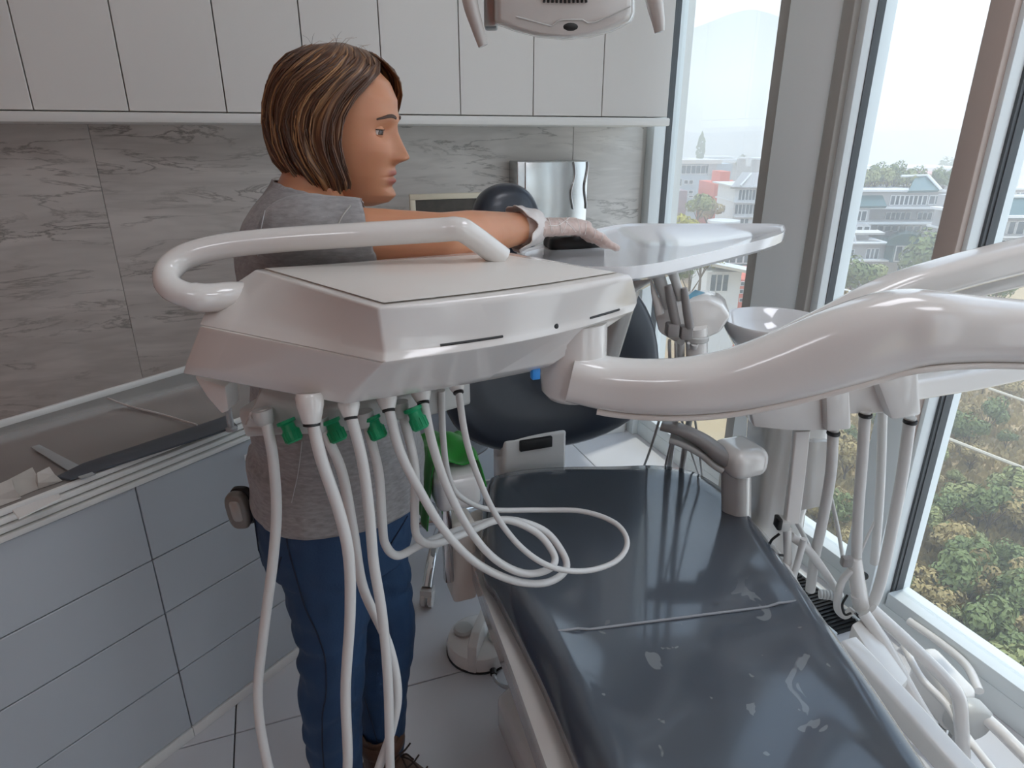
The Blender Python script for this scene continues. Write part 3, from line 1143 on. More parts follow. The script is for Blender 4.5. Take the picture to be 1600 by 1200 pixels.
MB().box((a.x + .05, 2.64, 0.93), (b.x - .05, 2.655, a.z - .05)).build('back_board', 'cabdark', pc)
# low sideboard under it (mostly hidden by the unit)
sb = thing('sideboard', (.45, 2.6, 0), 'white low sideboard against the marble carrying the picture frame', 'cabinet')
MB().box((.1, 2.50, .02), (.95, BY - .03, .90)).build('body', 'cab', sb, bevel=.004)
MB().box((.08, 2.47, .90), (.97, BY - .03, .93)).build('top', 'trim', sb, bevel=.004)
for k in range(2):
    MB().box((.105 + .42 * k, 2.482, .04), (.515 + .42 * k, 2.499, .89)).build('door', 'drawer', sb, bevel=.002)

# ------------------------------------------------------------------ the treatment chair
M['vinyl'] = mat('vinyl_slate', '3f444c', 0.16, coat=0.8, bump=0.015, bscale=14, rvar=0.05, vscale=9)
M['vinylblue'] = mat('vinyl_navy', '2b313c', 0.32, coat=0.15)
M['piping'] = mat('pale_piping', '9a9ca0', 0.4)
M['beige'] = mat('beige_plastic', 'e6ddd3', 0.4)


def vinyl_wet():
    m = mat('vinyl_wet', '555b63', 0.15, coat=0.6)
    t = m.node_tree
    b_ = t.nodes['Principled BSDF']
    tx = t.nodes.new('ShaderNodeTexCoord')

    def blob(scale, lo, hi, dist):
        n = t.nodes.new('ShaderNodeTexNoise')
        n.inputs['Scale'].default_value = scale
        n.inputs['Detail'].default_value = 2.5
        n.inputs['Distortion'].default_value = dist
        t.links.new(tx.outputs['Object'], n.inputs['Vector'])
        r = t.nodes.new('ShaderNodeMapRange')
        r.inputs[1].default_value = lo
        r.inputs[2].default_value = hi
        t.links.new(n.outputs[0], r.inputs[0])
        return r.outputs[0]
    f1 = blob(11, 0.675, 0.685, 0.8)
    f2 = blob(30, 0.72, 0.735, 0.0)
    mxx = t.nodes.new('ShaderNodeMath')
    mxx.operation = 'MAXIMUM'
    t.links.new(f1, mxx.inputs[0])
    t.links.new(f2, mxx.inputs[1])
    mc = t.nodes.new('ShaderNodeMix')
    mc.data_type = 'RGBA'
    mc.inputs[6].default_value = lin('555b63')
    mc.inputs[7].default_value = lin('808488')
    sp = t.nodes.new('ShaderNodeSeparateXYZ')
    t.links.new(tx.outputs['Object'], sp.inputs[0])
    st_ = t.nodes.new('ShaderNodeMapRange')
    st_.inputs[1].default_value = -0.06
    st_.inputs[2].default_value = 0.02
    st_.inputs[3].default_value = 1
    st_.inputs[4].default_value = 0
    t.links.new(sp.outputs['Y'], st_.inputs[0])
    mm = t.nodes.new('ShaderNodeMath')
    mm.operation = 'MULTIPLY'
    t.links.new(mxx.outputs[0], mm.inputs[0])
    t.links.new(st_.outputs[0], mm.inputs[1])
    t.links.new(mm.outputs[0], mc.inputs[0])
    t.links.new(mc.outputs[2], b_.inputs['Base Color'])
    return m


M['vinylwet'] = vinyl_wet()


def offset_ring(P, ins):
    n = len(P)
    out = []
    for i in range(n):
        t = (P[(i + 1) % n] - P[(i - 1) % n]).normalized()
        nn = Vector((-t.y, t.x))
        out.append(P[i] + nn * ins)
    return out


def cushion(outline, prof, tilt=None):
    """outline: ccw 2-D points; prof: [(inset, z)] from bottom to top; large insets shrink about the middle"""
    rings = []
    c = sum(outline, Vector((0, 0))) / len(outline)
    half = sum((p - c).length for p in outline) / len(outline)
    for ins, z in prof:
        small = max(-0.01, min(ins, 0.022))
        k = 1 - max(0, ins - small) / half
        ring = []
        for p in offset_ring(outline, small):
            q = c + (p - c) * k
            ring.append(V(q.x, q.y, z + (tilt(q) if tilt else 0)))
        rings.append(ring)
    return MB().loft(rings)


def smooth_closed(pts, n=6):
    P = [Vector(p[:2]) for p in pts]
    m_2 = len(P)
    out = []
    for i in range(m_2):
        a, b, c, d = P[i - 1], P[i], P[(i + 1) % m_2], P[(i + 2) % m_2]
        for k in range(n):
            t = k / n
            out.append(0.5 * ((2 * b) + (c - a) * t + (2 * a - 5 * b + 4 * c - d) * t * t + (3 * b - a - 3 * c + d) * t ** 3))
    return out


def g2(x, y, z=0.56):
    p = oz(x, y, z)
    return (p.x, p.y)


chair = thing('dental_chair', (0.68, 1.1, 0), 'slate upholstered dental chair on a white base', 'dental chair')
split = 0.0
seat_out = [g2(757, 770), g2(752, 870), g2(775, 915), g2(800, 962), (0.378, 0.925), (0.41, 0.903), (0.5, 0.884), (0.62, 0.863), (0.75, 0.843), (0.88, 0.823), (0.955, 0.822), g2(1262, 935), g2(1230, 890), g2(1180, 822), g2(1150, 787), (1.085, 1.39), (1.00, 1.47), g2(950, 738), g2(850, 740), (0.53, 1.585)]
full_out = [q for q in seat_out[:4]] + [(0.374, 0.88), (0.370, .80), (0.362, .69), (0.352, .55), (0.345, .40), (0.36, .30), (0.44, .27), (0.68, .26), (0.80, .28), (0.85, .34), (0.862, .42), g2(1450, 1200), g2(1400, 1130), g2(1350, 1060), g2(1300, 990)] + seat_out[-9:]


def legtilt(p):
    return -0.10 * max(0, 0.62 - p.y) ** 1.3


cushion(smooth_closed(full_out), [(0.02, .50), (0.0, .515), (-0.002, .55), (0.012, .582), (0.03, .597), (0.06, .600), (0.09, .596), (0.14, .590), (0.2, .588), (0.28, .587), (0.36, .587)], legtilt).build('seat_cushion', 'vinylwet', chair, smooth=60)
pp = []
for k in range(25):
    t = k / 24
    x = 0.40 + (0.965 - 0.40) * t
    y = 0.925 - 0.10 * t
    edge = min(t, 1 - t)
    pp.append(V(x, y, 0.5885 + (.003 if edge < 0.03 else (.0065 if edge < .14 else 0.001))))
MB().tube(pp, 0.0026, 8).build('piping', 'piping', chair)
# white shell under the upholstery
sh_out = [(0.40, 1.50), (0.362, 1.25), (0.340, .95), (0.318, .68), (0.300, .40), (0.36, .30), (0.75, .28), (0.86, .36), (0.90, .60), (0.985, .80), (1.05, 1.0), (1.10, 1.2), (1.08, 1.4), (0.96, 1.52), (0.7, 1.57), (0.52, 1.55)]
cushion(smooth_closed(sh_out), [(0.10, .35), (0.03, .38), (0.008, .42), (0.004, .505), (0.03, .508)], legtilt).build('seat_shell', 'white', chair, smooth=50)
# lift column and floor base
MB().prism([V(.50, .95, .10), V(.86, .95, .10), V(.86, 1.35, .10), V(.50, 1.35, .10)], (0, 0, .28)).build('lift_column', 'white', chair, bevel=.03, bseg=4)
base_out = [V(*g2(775, 1092, .1), .0), V(*g2(800, 1070, .1), 0), V(.60, 1.38, 0), V(.9, 1.36, 0), V(.96, 1.2, 0), V(.96, .2, 0), V(.9, .1, 0), V(.47, .1, 0), V(.415, .2, 0)]
MB().prism(base_out, (0, 0, .115)).build('floor_base', 'white', chair, bevel=.02, bseg=4)
# raised white frame along the window side
MB().sweep(cat([V(1.115, 1.25, .50), V(1.10, 1.08, .48), V(1.03, .86, .45), V(.97, .66, .42), V(.92, .45, .38)], 6), rrect(.05, .07, .015)).build('side_rail', 'white', chair, smooth=40)
# back rest
bc = oy(862, 556, 1.68)
bt = math.radians(10)
bu = V(0, math.sin(bt), math.cos(bt))       # up along the back
bn = V(0, -math.cos(bt), math.sin(bt))      # faces the sitter
W2, H2 = 0.345, 0.285


def disc(c, upv, nv, w2, h2, prof, m, name, parent, rt=V(1, 0, 0), pw_=2.5, seg=48, taper=0.0, dish=0.0):
    rings = []
    for ins, d in prof:
        ring = []
        for k in range(seg):
            a = 2 * math.pi * k / seg
            ca, sa = math.cos(a), math.sin(a)
            x = math.copysign(abs(ca) ** (2 / pw_), ca) * (w2 - ins)
            y = math.copysign(abs(sa) ** (2 / pw_), sa) * (h2 - ins)
            x *= 1 - taper * (y / h2)
            ring.append(c + rt * x + upv * y + nv * (d + dish * (x / w2) ** 2))
        rings.append(ring)
    return MB().loft(rings).build(name, m, parent, smooth=60)


disc(bc, bu, bn, W2, H2, [(.09, -.045), (.03, -.04), (.008, -.022), (0, 0), (.012, .022), (.04, .034), (.12, .034), (.22, .03), (.3, .028)], 'vinylblue', 'back_rest', chair, pw_=2.35, taper=0.10, dish=0.03)
disc(bc - bn * .03, bu, bn, W2 - .03, H2 - .02, [(.06, -.05), (.0, -.035), (.0, .0), (.06, .01)], 'white', 'back_shell', chair, pw_=2.35, taper=0.1)
hc = oy(791, 345, 1.83)
hc.x += 0.0
disc(hc, bu, bn, .103, .105, [(.06, -.05), (.02, -.045), (0, -.02), (0, .012), (.012, .035), (.04, .045), (.08, .046)], 'vinylblue', 'head_rest', chair, pw_=2.3, taper=0.08)
MB().sweep([hc - bu * .08 - bn * .02, bc + bu * .30 - bn * .04], rrect(.06, .02, .008)).build('head_rest_bar', 'chrome', chair)
# white bracket joining seat and back
a, b = oy(786, 688, 1.60), oy(884, 745, 1.60)
MB().box((a.x, 1.60, .42), (b.x, 1.70, a.z)).build('back_bracket', 'white', chair, bevel=.012, bseg=3)
a, b = oy(812, 689, 1.597), oy(862, 697, 1.597)
MB().box((a.x, 1.590, b.z), (b.x, 1.61, a.z)).build('bracket_slot', 'dark', chair, bevel=.003)
# arm rest on the window side
ar = cat([oz(1034, 664, .84), oz(1065, 672, .835), oz(1100, 690, .815), oz(1128, 712, .79), oz(1150, 722, .775)], 6)
M['armgrey'] = mat('arm_pad_grey', '8b8785', 0.35)
am = MB().sweep(ar, rrect(.045, .036, .015), scales=[(1, .55 + .6 * i / (len(ar) - 1)) for i in range(len(ar))]).build('arm_pad', 'armgrey', chair, smooth=40)
MB().sweep([p - V(0, 0, .030) for p in ar[3:20]], rrect(.04, .016, .006)).build('arm_pad_base', 'grey', chair, smooth=40)
e0 = oz(1155, 714, .78)
MB().box((e0.x - .05, e0.y - .055, e0.z - .040), (e0.x + .055, e0.y + .06, e0.z + .036)).build('arm_end_cap', 'white', chair, bevel=.03, bseg=5)
f0 = e0 + V(.01, .02, -.03)
MB().sweep([f0, f0 + V(.035, .02, -.12), f0 + V(.07, .03, -.30)], rrect(.07, .055, .02)).build('arm_support', 'white', chair, smooth=40)
# arm rest on the near side: white box carrying the cloth
L0 = oz(708, 752, .74)
MB().box((L0.x - .055, L0.y - .075, .70), (L0.x + .05, L0.y + .09, .785)).build('near_arm_rest', 'white', chair, bevel=.02, bseg=4)
MB().box((L0.x - .032, L0.y - .012, .46), (L0.x - .008, L0.y + .012, .71)).build('near_arm_post', 'chrome', chair, bevel=.006)
q = oz(722, 850, .52)
MB().box((q.x - .035, q.y - .03, .36), (q.x + .03, q.y + .05, .60)).build('near_arm_bracket', 'beige', chair, bevel=.012, bseg=3)
MB().obox((q.x, q.y, .44), (.16, 0, 0), (0, .03, 0), (0, 0, .03)).build('near_arm_link', 'dark', chair, bevel=.004)

# green cloth thrown over the near arm rest
M['greencloth'] = mat('green_cloth', '1f8a2a', 0.85, sheen=0.3, var=0.2, vscale=30)
top = .79
cx, cy_ = L0.x, L0.y + .005
rings = []
NX, NY = 26, 22
for j in range(NY + 1):
    v = j / NY * 2 - 1
    ring = []
    for i in range(NX + 1):
        u = i / NX * 2 - 1
        x = cx + u * 0.105
        y = cy_ + .05 + v * .085
        ov = max(0, abs(x - cx) - .055)
        z = top + .014 + .010 * math.sin(u * 6 + v * 3) * (1 - abs(u)) + .012 * noise.noise(Vector((u * 2, v * 2, 4))) + .02 * math.exp(-((u + .1) ** 2 + v * v) * 3)
        if ov > 0:
            z -= ov * (3.4 if u < 0 else 1.6)
            x = cx + math.copysign(.055 + ov * .42 + .004 * math.sin(v * 9), x - cx)
        oy2 = max(0, -(y - cy_) - .02)
        ring.append(V(x, y, z))
    rings.append(ring)
gc = MB().loft(rings, caps=False, closed=False).build('green_cloth', 'greencloth', smooth=80, solid=.003, sub=1)
tag(gc, 'crumpled green cloth draped over the white arm rest', 'cloth')

# ------------------------------------------------------------------ operator stool with chrome legs
M['stoolseat'] = mat('stool_vinyl', '7d838c', 0.35, coat=0.2)
sc_ = V(0.47, 2.03, 0)
st = thing('operator_stool', sc_, 'grey seated operator stool with chrome star base and white casters', 'stool')
rings = []
MB().lathe([(.03, .50), (.185, .505), (.20, .53), (.20, .555), (.18, .585), (.10, .592), (.01, .588)], 40, (sc_.x, sc_.y, 0)).build('seat', 'stoolseat', st)
MB().lathe([(.02, .475), (.16, .48), (.185, .50), (.02, .503)], 40, (sc_.x, sc_.y, 0)).build('seat_pan', 'white', st)
MB().lathe([(.025, .12), (.028, .32), (.018, .325), (.018, .476)], 18, (sc_.x, sc_.y, 0)).build('gas_lift', 'chrome', st)
cpx = oz(668, 948, 0.0)
a0 = math.atan2(cpx.y - sc_.y, cpx.x - sc_.x)
R_ = 0.27
for k in range(5):
    a = a0 + k * 2 * math.pi / 5
    d = V(math.cos(a), math.sin(a), 0)
    lg = MB().sweep(cat([sc_ + V(0, 0, .17), sc_ + d * .10 + V(0, 0, .165), sc_ + d * .2 + V(0, 0, .13), sc_ + d * R_ + V(0, 0, .075)], 5), rrect(.034, .026, .01)).build('leg', 'chrome', st, smooth=50)
    cs_ = sc_ + d * R_
    pd = V(-d.y, d.x, 0)
    w_ = MB()
    for s in (-1, 1):
        w_.lathe([(.004, -.008), (.027, -.008), (.030, -.004), (.030, .006), (.024, .009), (.004, .009)], 18, cs_ + pd * (.013 * s) + V(0, 0, .030), pd)
    w_.obox(cs_ - d * .02 - pd * .02 + V(0, 0, .045), d * .04, pd * .04, V(0, 0, .028))
    w_.build('caster', 'white', lg, bevel=0)

# ------------------------------------------------------------------ foot pedal and its lead
pc_ = oz(757, 1016, 0.03)
fp = thing('foot_pedal', (pc_.x, pc_.y, 0), 'round white foot pedal with upright fin on the floor', 'foot pedal')
R_ = .105
MB().lathe([(.10, 0), (R_, .008), (R_, .035), (.10, .05), (.085, .058), (.01, .06)], 36, (pc_.x, pc_.y + .04, 0)).build('housing', 'white', fp)
MB().lathe([(.098, 0.0), (.107, 0.002), (.107, 0.009), (.098, .01)], 36, (pc_.x, pc_.y + .04, 0)).build('rubber_ring', 'dark', fp)
d = (V(0, 0, 0) - V(pc_.x, pc_.y, 0)).normalized()
d = V(-0.55, -0.83, 0)
pd = V(-d.y, d.x, 0)
q = V(pc_.x, pc_.y + .04, 0)
MB().prism([q + d * .108 + V(0, 0, .006) - pd * .012, q + d * .098 + V(0, 0, .095) - pd * .012, q + d * .06 + V(0, 0, .118) - pd * .012, q - d * .06 + V(0, 0, .118) - pd * .012, q - d * .08 + V(0, 0, .05) - pd * .012], pd * .03).build('fin', 'white', fp, bevel=.005)
for s in (-1, 1):
    MB().lathe([(.03, .0), (.032, .012), (.026, .018), (.01, .02)], 20, q + pd * (.055 * s) + V(0, 0, .056)).build('button', 'grey', fp)
ld = cat([oz(770, 1046, .022), oz(774, 1062, .015), oz(786, 1072, .012), oz(800, 1076, .03), (0.50, 1.26, .06)], 6)
MB().tube(ld, .006, 8).build('lead', 'greyhose', fp)
MB().tube(ld[:4], .010, 10).build('lead_sleeve', 'dark', fp)

# ------------------------------------------------------------------ delivery unit: tray head, handle, hoses, arm
UZ = 1.335
unit = thing('delivery_unit', (0.25, 0.8, 1.1), 'white dental delivery unit with hanging hoses on a curved arm', 'dental unit')


def fwz(x, y, D):
    return fw(x, y, D)


def curve_front(a, b, bulge, n=12):
    """front edge bowed slightly outwards"""
    d = (b - a)
    nn = V(d.y, -d.x, 0).normalized()
    return [a + d * (i / n) + nn * (bulge * math.sin(math.pi * i / n)) for i in range(n + 1)]


def ring4(z, A, B, C, D, bulge):
    """closed plan ring of the head at height z from its four corners (bearings)"""
    a, b, c, d = (oz(*q, z) for q in (A, B, C, D))
    fr = curve_front(a, b, bulge)
    rest = [b + (c - b) * t for t in (.25, .5, .75)] + [c + (d - c) * t for t in (0, .25, .5, .75)] + [d + (a - d) * t for t in (0, .2, .4, .6, .8)]
    return [V(p.x, p.y, z) for p in fr + rest]


RH = {
    0: (UZ, (590, 481), (985, 429), (778, 391), (398, 421), .014),
    1: (UZ - .006, (591, 489), (990, 436), (782, 394), (388, 428), .017),
    2: (UZ - .036, (597, 530), (996, 462), (790, 414), (330, 466), .024),
    3: (UZ - .050, (601, 550), (997, 474), (794, 424), (318, 490), .026),
    4: (UZ - .060, (600, 568), (990, 488), (794, 434), (310, 508), .024),
}
MB().loft([ring4(*RH[k]) for k in (4, 3, 2, 1, 0)]).build('head_shell', 'white', unit, bevel=.003, bseg=3, smooth=35)
MB().loft([ring4(UZ - .002, (598, 474), (966, 427), (776, 397), (412, 421), .010), ring4(UZ + .0025, (600, 473), (962, 425), (775, 396), (414, 419), .010)]).build('top_plate', 'whitetop', unit, bevel=.0015, smooth=30)
# lower skirt: flares out on the left, recessed along the front
sk = [ring4(UZ - .128, (537, 632), (850, 577), (770, 500), (284, 584), .006), ring4(UZ - .110, (548, 616), (870, 566), (776, 488), (289, 568), .008),
      ring4(UZ - .066, (592, 573), (975, 495), (790, 440), (309, 516), .018), ring4(UZ - .060, (596, 567), (982, 489), (792, 435), (311, 509), .020)]
MB().loft(sk).build('lower_shell', 'white', unit, bevel=.003, smooth=35)


def on_front(t, z, out=.0015):
    """point on the bowed front of the head shell"""
    r1 = ring4(z, *RH[3][1:])
    n = 12
    i = min(n - 1, int(t * n))
    f_ = t * n - i
    p = r1[i] * (1 - f_) + r1[i + 1] * f_
    d = r1[i + 1] - r1[i]
    nn = V(d.y, -d.x, 0).normalized()
    return p + nn * out


# two dark slots and a notch along the front lid line
for t0, t1 in ((.16, .36), (.72, .88)):
    MB().tube([on_front(t, UZ - .050, .0005) for t in np.linspace(t0, t1, 10)], .0016, 6).build('lid_slot', 'dark', unit)
MB().ball(on_front(.56, UZ - .0505, .000), (.005, .003, .005), 12, 8).build('latch_notch', 'dark', unit)
# blue tab under the front
q = fw(832, 577, .80)
MB().obox(q, (.012, 0, 0), (0, .01, 0), (0, 0, -.016)).build('blue_tab', 'blue', unit, bevel=.002)

# handle: from the near left shoulder out, round and back along the far edge
hp = cat([fw(430, 462, .90), fw(370, 462, .84), fw(312, 465, .81), fw(268, 450, .81), fw(262, 425, .83), fw(290, 401, .85), fw(350, 385, .865), fw(440, 375, .875), fw(560, 367, .885), fw(680, 360, .90), fw(715, 358, .90), fw(735, 367, .905), fw(785, 404, .92)], 6)
MB().tube(hp, [.0185] * 14 + [.0165] * (len(hp) - 14), 16).build('handle', 'white', unit, smooth=60)

# hose rack under the head with holders
rk = cat([fw(395, 652, .83), fw(450, 648, .82), fw(520, 645, .82), fw(600, 634, .85), fw(660, 622, .88), fw(720, 606, .92)], 5)
MB().sweep(rk, rrect(.05, .042, .008)).build('hose_rack', 'grey', unit, smooth=40)
# hanging corner bracket at the left end
MB().prism([fw(302, 588, .86), fw(352, 604, .84), fw(358, 642, .84), fw(346, 648, .84), fw(322, 620, .85)], HF * .04).build('rack_bracket', 'white', unit, bevel=.004)
MB().prism([fw(378, 668, .79), fw(392, 642, .79), fw(410, 596, .80), fw(440, 600, .80), fw(472, 625, .79), fw(472, 664, .79), fw(430, 672, .79)], HF * .04).build('rack_plate', 'grey', unit, bevel=.004)
MB().lathe([(.004, -.008), (.009, -.008), (.009, .006), (.006, .009), (.003, .004)], 12, fw(402, 648, .785), -HF).build('rack_screw', 'white', unit)

# green knobs
for (x, y) in ((447, 665), (517, 664), (580, 660), (645, 645)):
    c = fw(x, y - 6, .775)
    ax = (V(.25, -.35, -.8)).normalized()
    kn = MB().lathe([(.003, -.002), (.0125, -.002), (.0125, .002), (.009, .004), (.009, .010), (.011, .013), (.011, .027), (.009, .029), (.002, .029)], 18, c, ax).build('green_knob', 'green', unit, smooth=40)
    kr = MB()
    for k in range(12):
        a = 2 * math.pi * k / 12
        qn = Vector((0, 0, 1)).rotation_difference(ax)
        o_ = c + qn @ Vector((.011 * math.cos(a), .011 * math.sin(a), .013))
        kr.tube([o_, o_ + ax * .013], .0011, 5)
    kr.build('knob_rib', 'green', kn)

# front instrument ends: cones
cones = [(487, 618, 662, .70, 1.25), (548, 628, 652, .72, 1), (607, 620, 640, .75, 1), (661, 612, 628, .78, 1), (716, 600, 612, .82, .9)]
for (x, y0, y1, D, k) in cones:
    a, b = fw(x - 4, y0 - 4, D + .01), fw(x, y1, D)
    L = (b - a).length
    c_ = MB().lathe([(.012 * k, 0), (.0135 * k, .004), (.013 * k, L * .4), (.009 * k, L * .95), (.0075 * k, L)], 18, a, b - a).build('hose_socket', 'white', unit, smooth=50)
    MB().lathe([(.0078 * k, L - .001), (.0082 * k, L), (.0082 * k, L + .0025), (.007 * k, L + .003)], 14, a, (b - a)).build('collar_ring', 'dark', c_)
for (x, y, D) in ((412, 652, .775), (500, 664, .775), (570, 655, .775), (625, 640, .79)):
    a = fw(x - 3, y - 12, D)
    MB().lathe([(.013, 0), (.0135, .004), (.012, .018), (.008, .022)], 14, a, (.1, -.1, -1)).build('hose_grommet', 'grey', unit, smooth=50)


def hose(pts, r=.0062, m='hose', name='hose', parent=None, seg=10, n=7):
    """pts (px, py, D)"""
    return MB().tube(cat([fw(*p) for p in pts], n), r, seg).build(name, m, parent or unit, smooth=60)


hose([(410, 640, .775), (418, 668, .77), (427, 720, .77), (432, 800, .77), (426, 880, .765), (413, 980, .76), (403, 1080, .75), (411, 1160, .74), (432, 1230, .72), (480, 1275, .70), (528, 1262, .69), (543, 1200, .69), (540, 1080, .69), (547, 960, .69), (545, 870, .69), (530, 800, .69), (503, 720, .69), (488, 658, .70)], .0074)
hose([(500, 655, .78), (512, 685, .77), (535, 740, .77), (552, 830, .76), (568, 920, .755), (606, 1005, .75), (621, 1080, .74), (612, 1140, .735), (592, 1200, .73), (575, 1260, .72), (592, 1300, .72), (610, 1262, .72), (609, 1180, .72), (606, 1060, .72), (597, 960, .72), (584, 880, .72), (577, 800, .72), (566, 720, .72), (548, 648, .72)], .0070)
hose([(572, 650, .78), (578, 680, .78), (592, 740, .785), (597, 810, .79), (602, 850, .80), (622, 868, .82), (660, 850, .86), (725, 826, .93), (790, 812, .98), (848, 828, 1.0), (878, 862, .985), (884, 890, .955), (855, 910, .92), (805, 908, .88), (745, 880, .845), (695, 830, .81), (655, 765, .785), (625, 705, .765), (607, 636, .75)], .0066)
hose([(626, 636, .79), (634, 665, .79), (648, 730, .80), (648, 800, .81), (652, 838, .825), (678, 850, .85), (730, 832, .91), (785, 812, .955), (838, 832, .965), (866, 868, .945), (858, 889, .915), (820, 896, .885), (775, 875, .86), (735, 830, .84), (700, 765, .82), (676, 695, .80), (661, 624, .78)], .0064)
hose([(690, 610, .86), (692, 680, .88), (700, 740, .93), (718, 775, .98), (765, 796, 1.04), (840, 797, 1.08), (910, 799, 1.08), (962, 818, 1.05), (980, 848, 1.01), (962, 877, .97), (915, 892, .93), (862, 886, .90), (815, 856, .885), (775, 805, .87), (745, 740, .855), (727, 680, .84), (716, 608, .82)], .0050)

# pivot under the head and the curved arm
pv = fw(896, 560, .85)
MB().lathe([(.036, -.055), (.044, -.045), (.046, -.02), (.045, .02), (.044, .055)], 36, pv).build('arm_pivot', 'white', unit, smooth=60)
arm_p = cat([fw(893, 586, .83), fw(960, 600, .82), fw(1050, 604, .80), (fw(1140, 594, .79)), fw(1230, 570, .78), fw(1320, 540, .77), fw(1395, 518, .765), fw(1450, 512, .76), fw(1530, 514, .76), fw(1640, 520, .755), fw(1800, 530, .75)], 6)
k_ = len(arm_p)
scl = []
for i in range(k_):
    t = i / (k_ - 1)
    scl.append((1, .86 + .42 * math.exp(-((t - .55) / .22) ** 2)))
MB().sweep(arm_p, rrect(.075, .080, .030, 6), scales=scl).build('curved_arm', 'white', unit, smooth=60)
MB().sweep([p + V(0, 0, -.040 * s[1] - .001) for p, s in zip(arm_p[4:], scl[4:])], rrect(.05, .008, .003)).build('arm_seam', 'whitetop', unit, smooth=40)

# second arm rising to the right behind the first
la = thing('support_arm', fw(1500, 420, .95), 'straight white support arm rising behind the curved arm', 'arm')
p2 = cat([fw(1195, 545, .87), fw(1300, 500, .88), fw(1400, 455, .89), fw(1500, 424, .90), fw(1600, 399, .91), fw(1760, 360, .92)], 5)
MB().sweep(p2, rrect(.05, .045, .014, 5), scales=[(1, .5 + .5 * min(1, i / 8)) for i in range(len(p2))]).build('upper_beam', 'white', la, smooth=50)
p3 = cat([fw(1330, 498, .92), fw(1450, 466, .93), fw(1600, 430, .94), fw(1760, 396, .95)], 5)
MB().sweep(p3, rrect(.03, .03, .009, 4)).build('lower_strut', 'white', la, smooth=50)

# ------------------------------------------------------------------ small tray with the pad
T2 = 1.285
st2 = thing('side_tray', oz(1000, 390, T2), 'thin glossy white side tray beyond the delivery unit', 'tray')
o2 = [oz(808, 396, T2), oz(842, 384, T2), oz(960, 352, T2), oz(1060, 350, T2), oz(1205, 350, T2), oz(1226, 356, T2), oz(1215, 368, T2), oz(1120, 392, T2), oz(1020, 413, T2), oz(950, 418, T2), oz(860, 412, T2)]
o2s = smooth_closed(o2, 4)
nn = [V(p.x, p.y, 0) for p in o2s]
c2 = sum(nn, V(0, 0, 0)) / len(nn)


def tr(k, z):
    return [V(c2.x + (p.x - c2.x) * k, c2.y + (p.y - c2.y) * k, z) for p in nn]


M['traywhite'] = mat('tray_gloss', 'e8e8e9', 0.10, coat=0.25)
MB().loft([tr(.93, T2 - .030), tr(.99, T2 - .022), tr(1.0, T2 - .006), tr(1.0, T2 + .001), tr(.985, T2 + .001), tr(.965, T2 - .004)]).build('tray_plate', 'traywhite', st2, smooth=40)
MB().sweep([c2 + V(0, .0, T2 - .03), c2 + V(0, .0, T2 - .06), c2 + V(-.02, .10, T2 - .12), c2 + V(-.03, .22, T2 - .45)], rrect(.05, .04, .012)).build('tray_arm', 'white', st2, smooth=40)

# ------------------------------------------------------------------ operating light
lh = thing('operating_light', fw(880, 10, 1.1), 'grey white operating light head with two curved handles', 'lamp')
LD = 1.06
MB2 = MB()
M['lampgrey'] = mat('lamp_shell', 'c9c6c2', 0.2, coat=0.3)


def lring(pts, D, k=1.0, cx=880, cyy=-20):
    return [fw(cx + (x - cx) * k, cyy + (y - cyy) * k, D) for x, y in pts]


fo_ = [(772, -140), (772, 36), (805, 48), (840, 57), (880, 61), (920, 58), (955, 49), (985, 34), (990, 20), (990, -140)]
MB().loft([lring(fo_, LD - .02, .93), lring(fo_, LD, .985), lring(fo_, LD + .02, 1.0), lring(fo_, LD + .08, 1.02), lring(fo_, LD + .10, .97)]).build('lamp_head', 'lampgrey', lh, bevel=.004, smooth=40)
MB().tube([fw(x, y, LD - .021) for x, y in ((806, 26), (862, 41), (872, 33), (880, 31), (910, 31), (918, 36), (930, 35), (985, 10))], .0012, 6).build('seam', 'grey', lh)
MB().ball(fw(891, 43, LD - .014), (.0165, .008, .008), 20, 10, Matrix.Rotation(-YAW, 3, 'Z').to_quaternion()).build('sensor_window', 'black', lh)
for i in range(11):
    x = 850 + i * 6.6
    MB().tube([fw(x - (i - 5) * .3, -18, LD - .022), fw(x, 5 - abs(i - 5) * .2, LD - .022)], .0018, 6).build('vent_slot', 'dark', lh)
MB().obox(fw(754, -120, LD + .03), RT * .02, HF * .04, V(0, 0, -.13)).build('side_post', 'steel', lh, bevel=.003)
for pts in ([(728, -60), (734, 0), (745, 40), (755, 72)], [(1010, -70), (1022, 0), (1028, 30), (1031, 50)]):
    hh = cat([fw(x, y, LD - .0) for x, y in pts], 6)
    n_h = len(hh)
    MB().tube(hh, [(.017 - .009 * i / (n_h - 1), .013 - .006 * i / (n_h - 1)) for i in range(n_h)], 14).build('lamp_handle', 'lampgrey', lh, smooth=60)
pt = fw(880, -160, LD + .05)
MB().tube(cat([pt + V(0, 0, -.03), pt + V(.02, .05, .12), V(pt.x + .1, pt.y + .12, 2.5), V(pt.x + .1, pt.y + .12, CZ - .001)], 6), .022, 14).build('lamp_stem', 'white', lh, smooth=60)

# ------------------------------------------------------------------ the woman wiping the tray
from mathutils.bvhtree import BVHTree


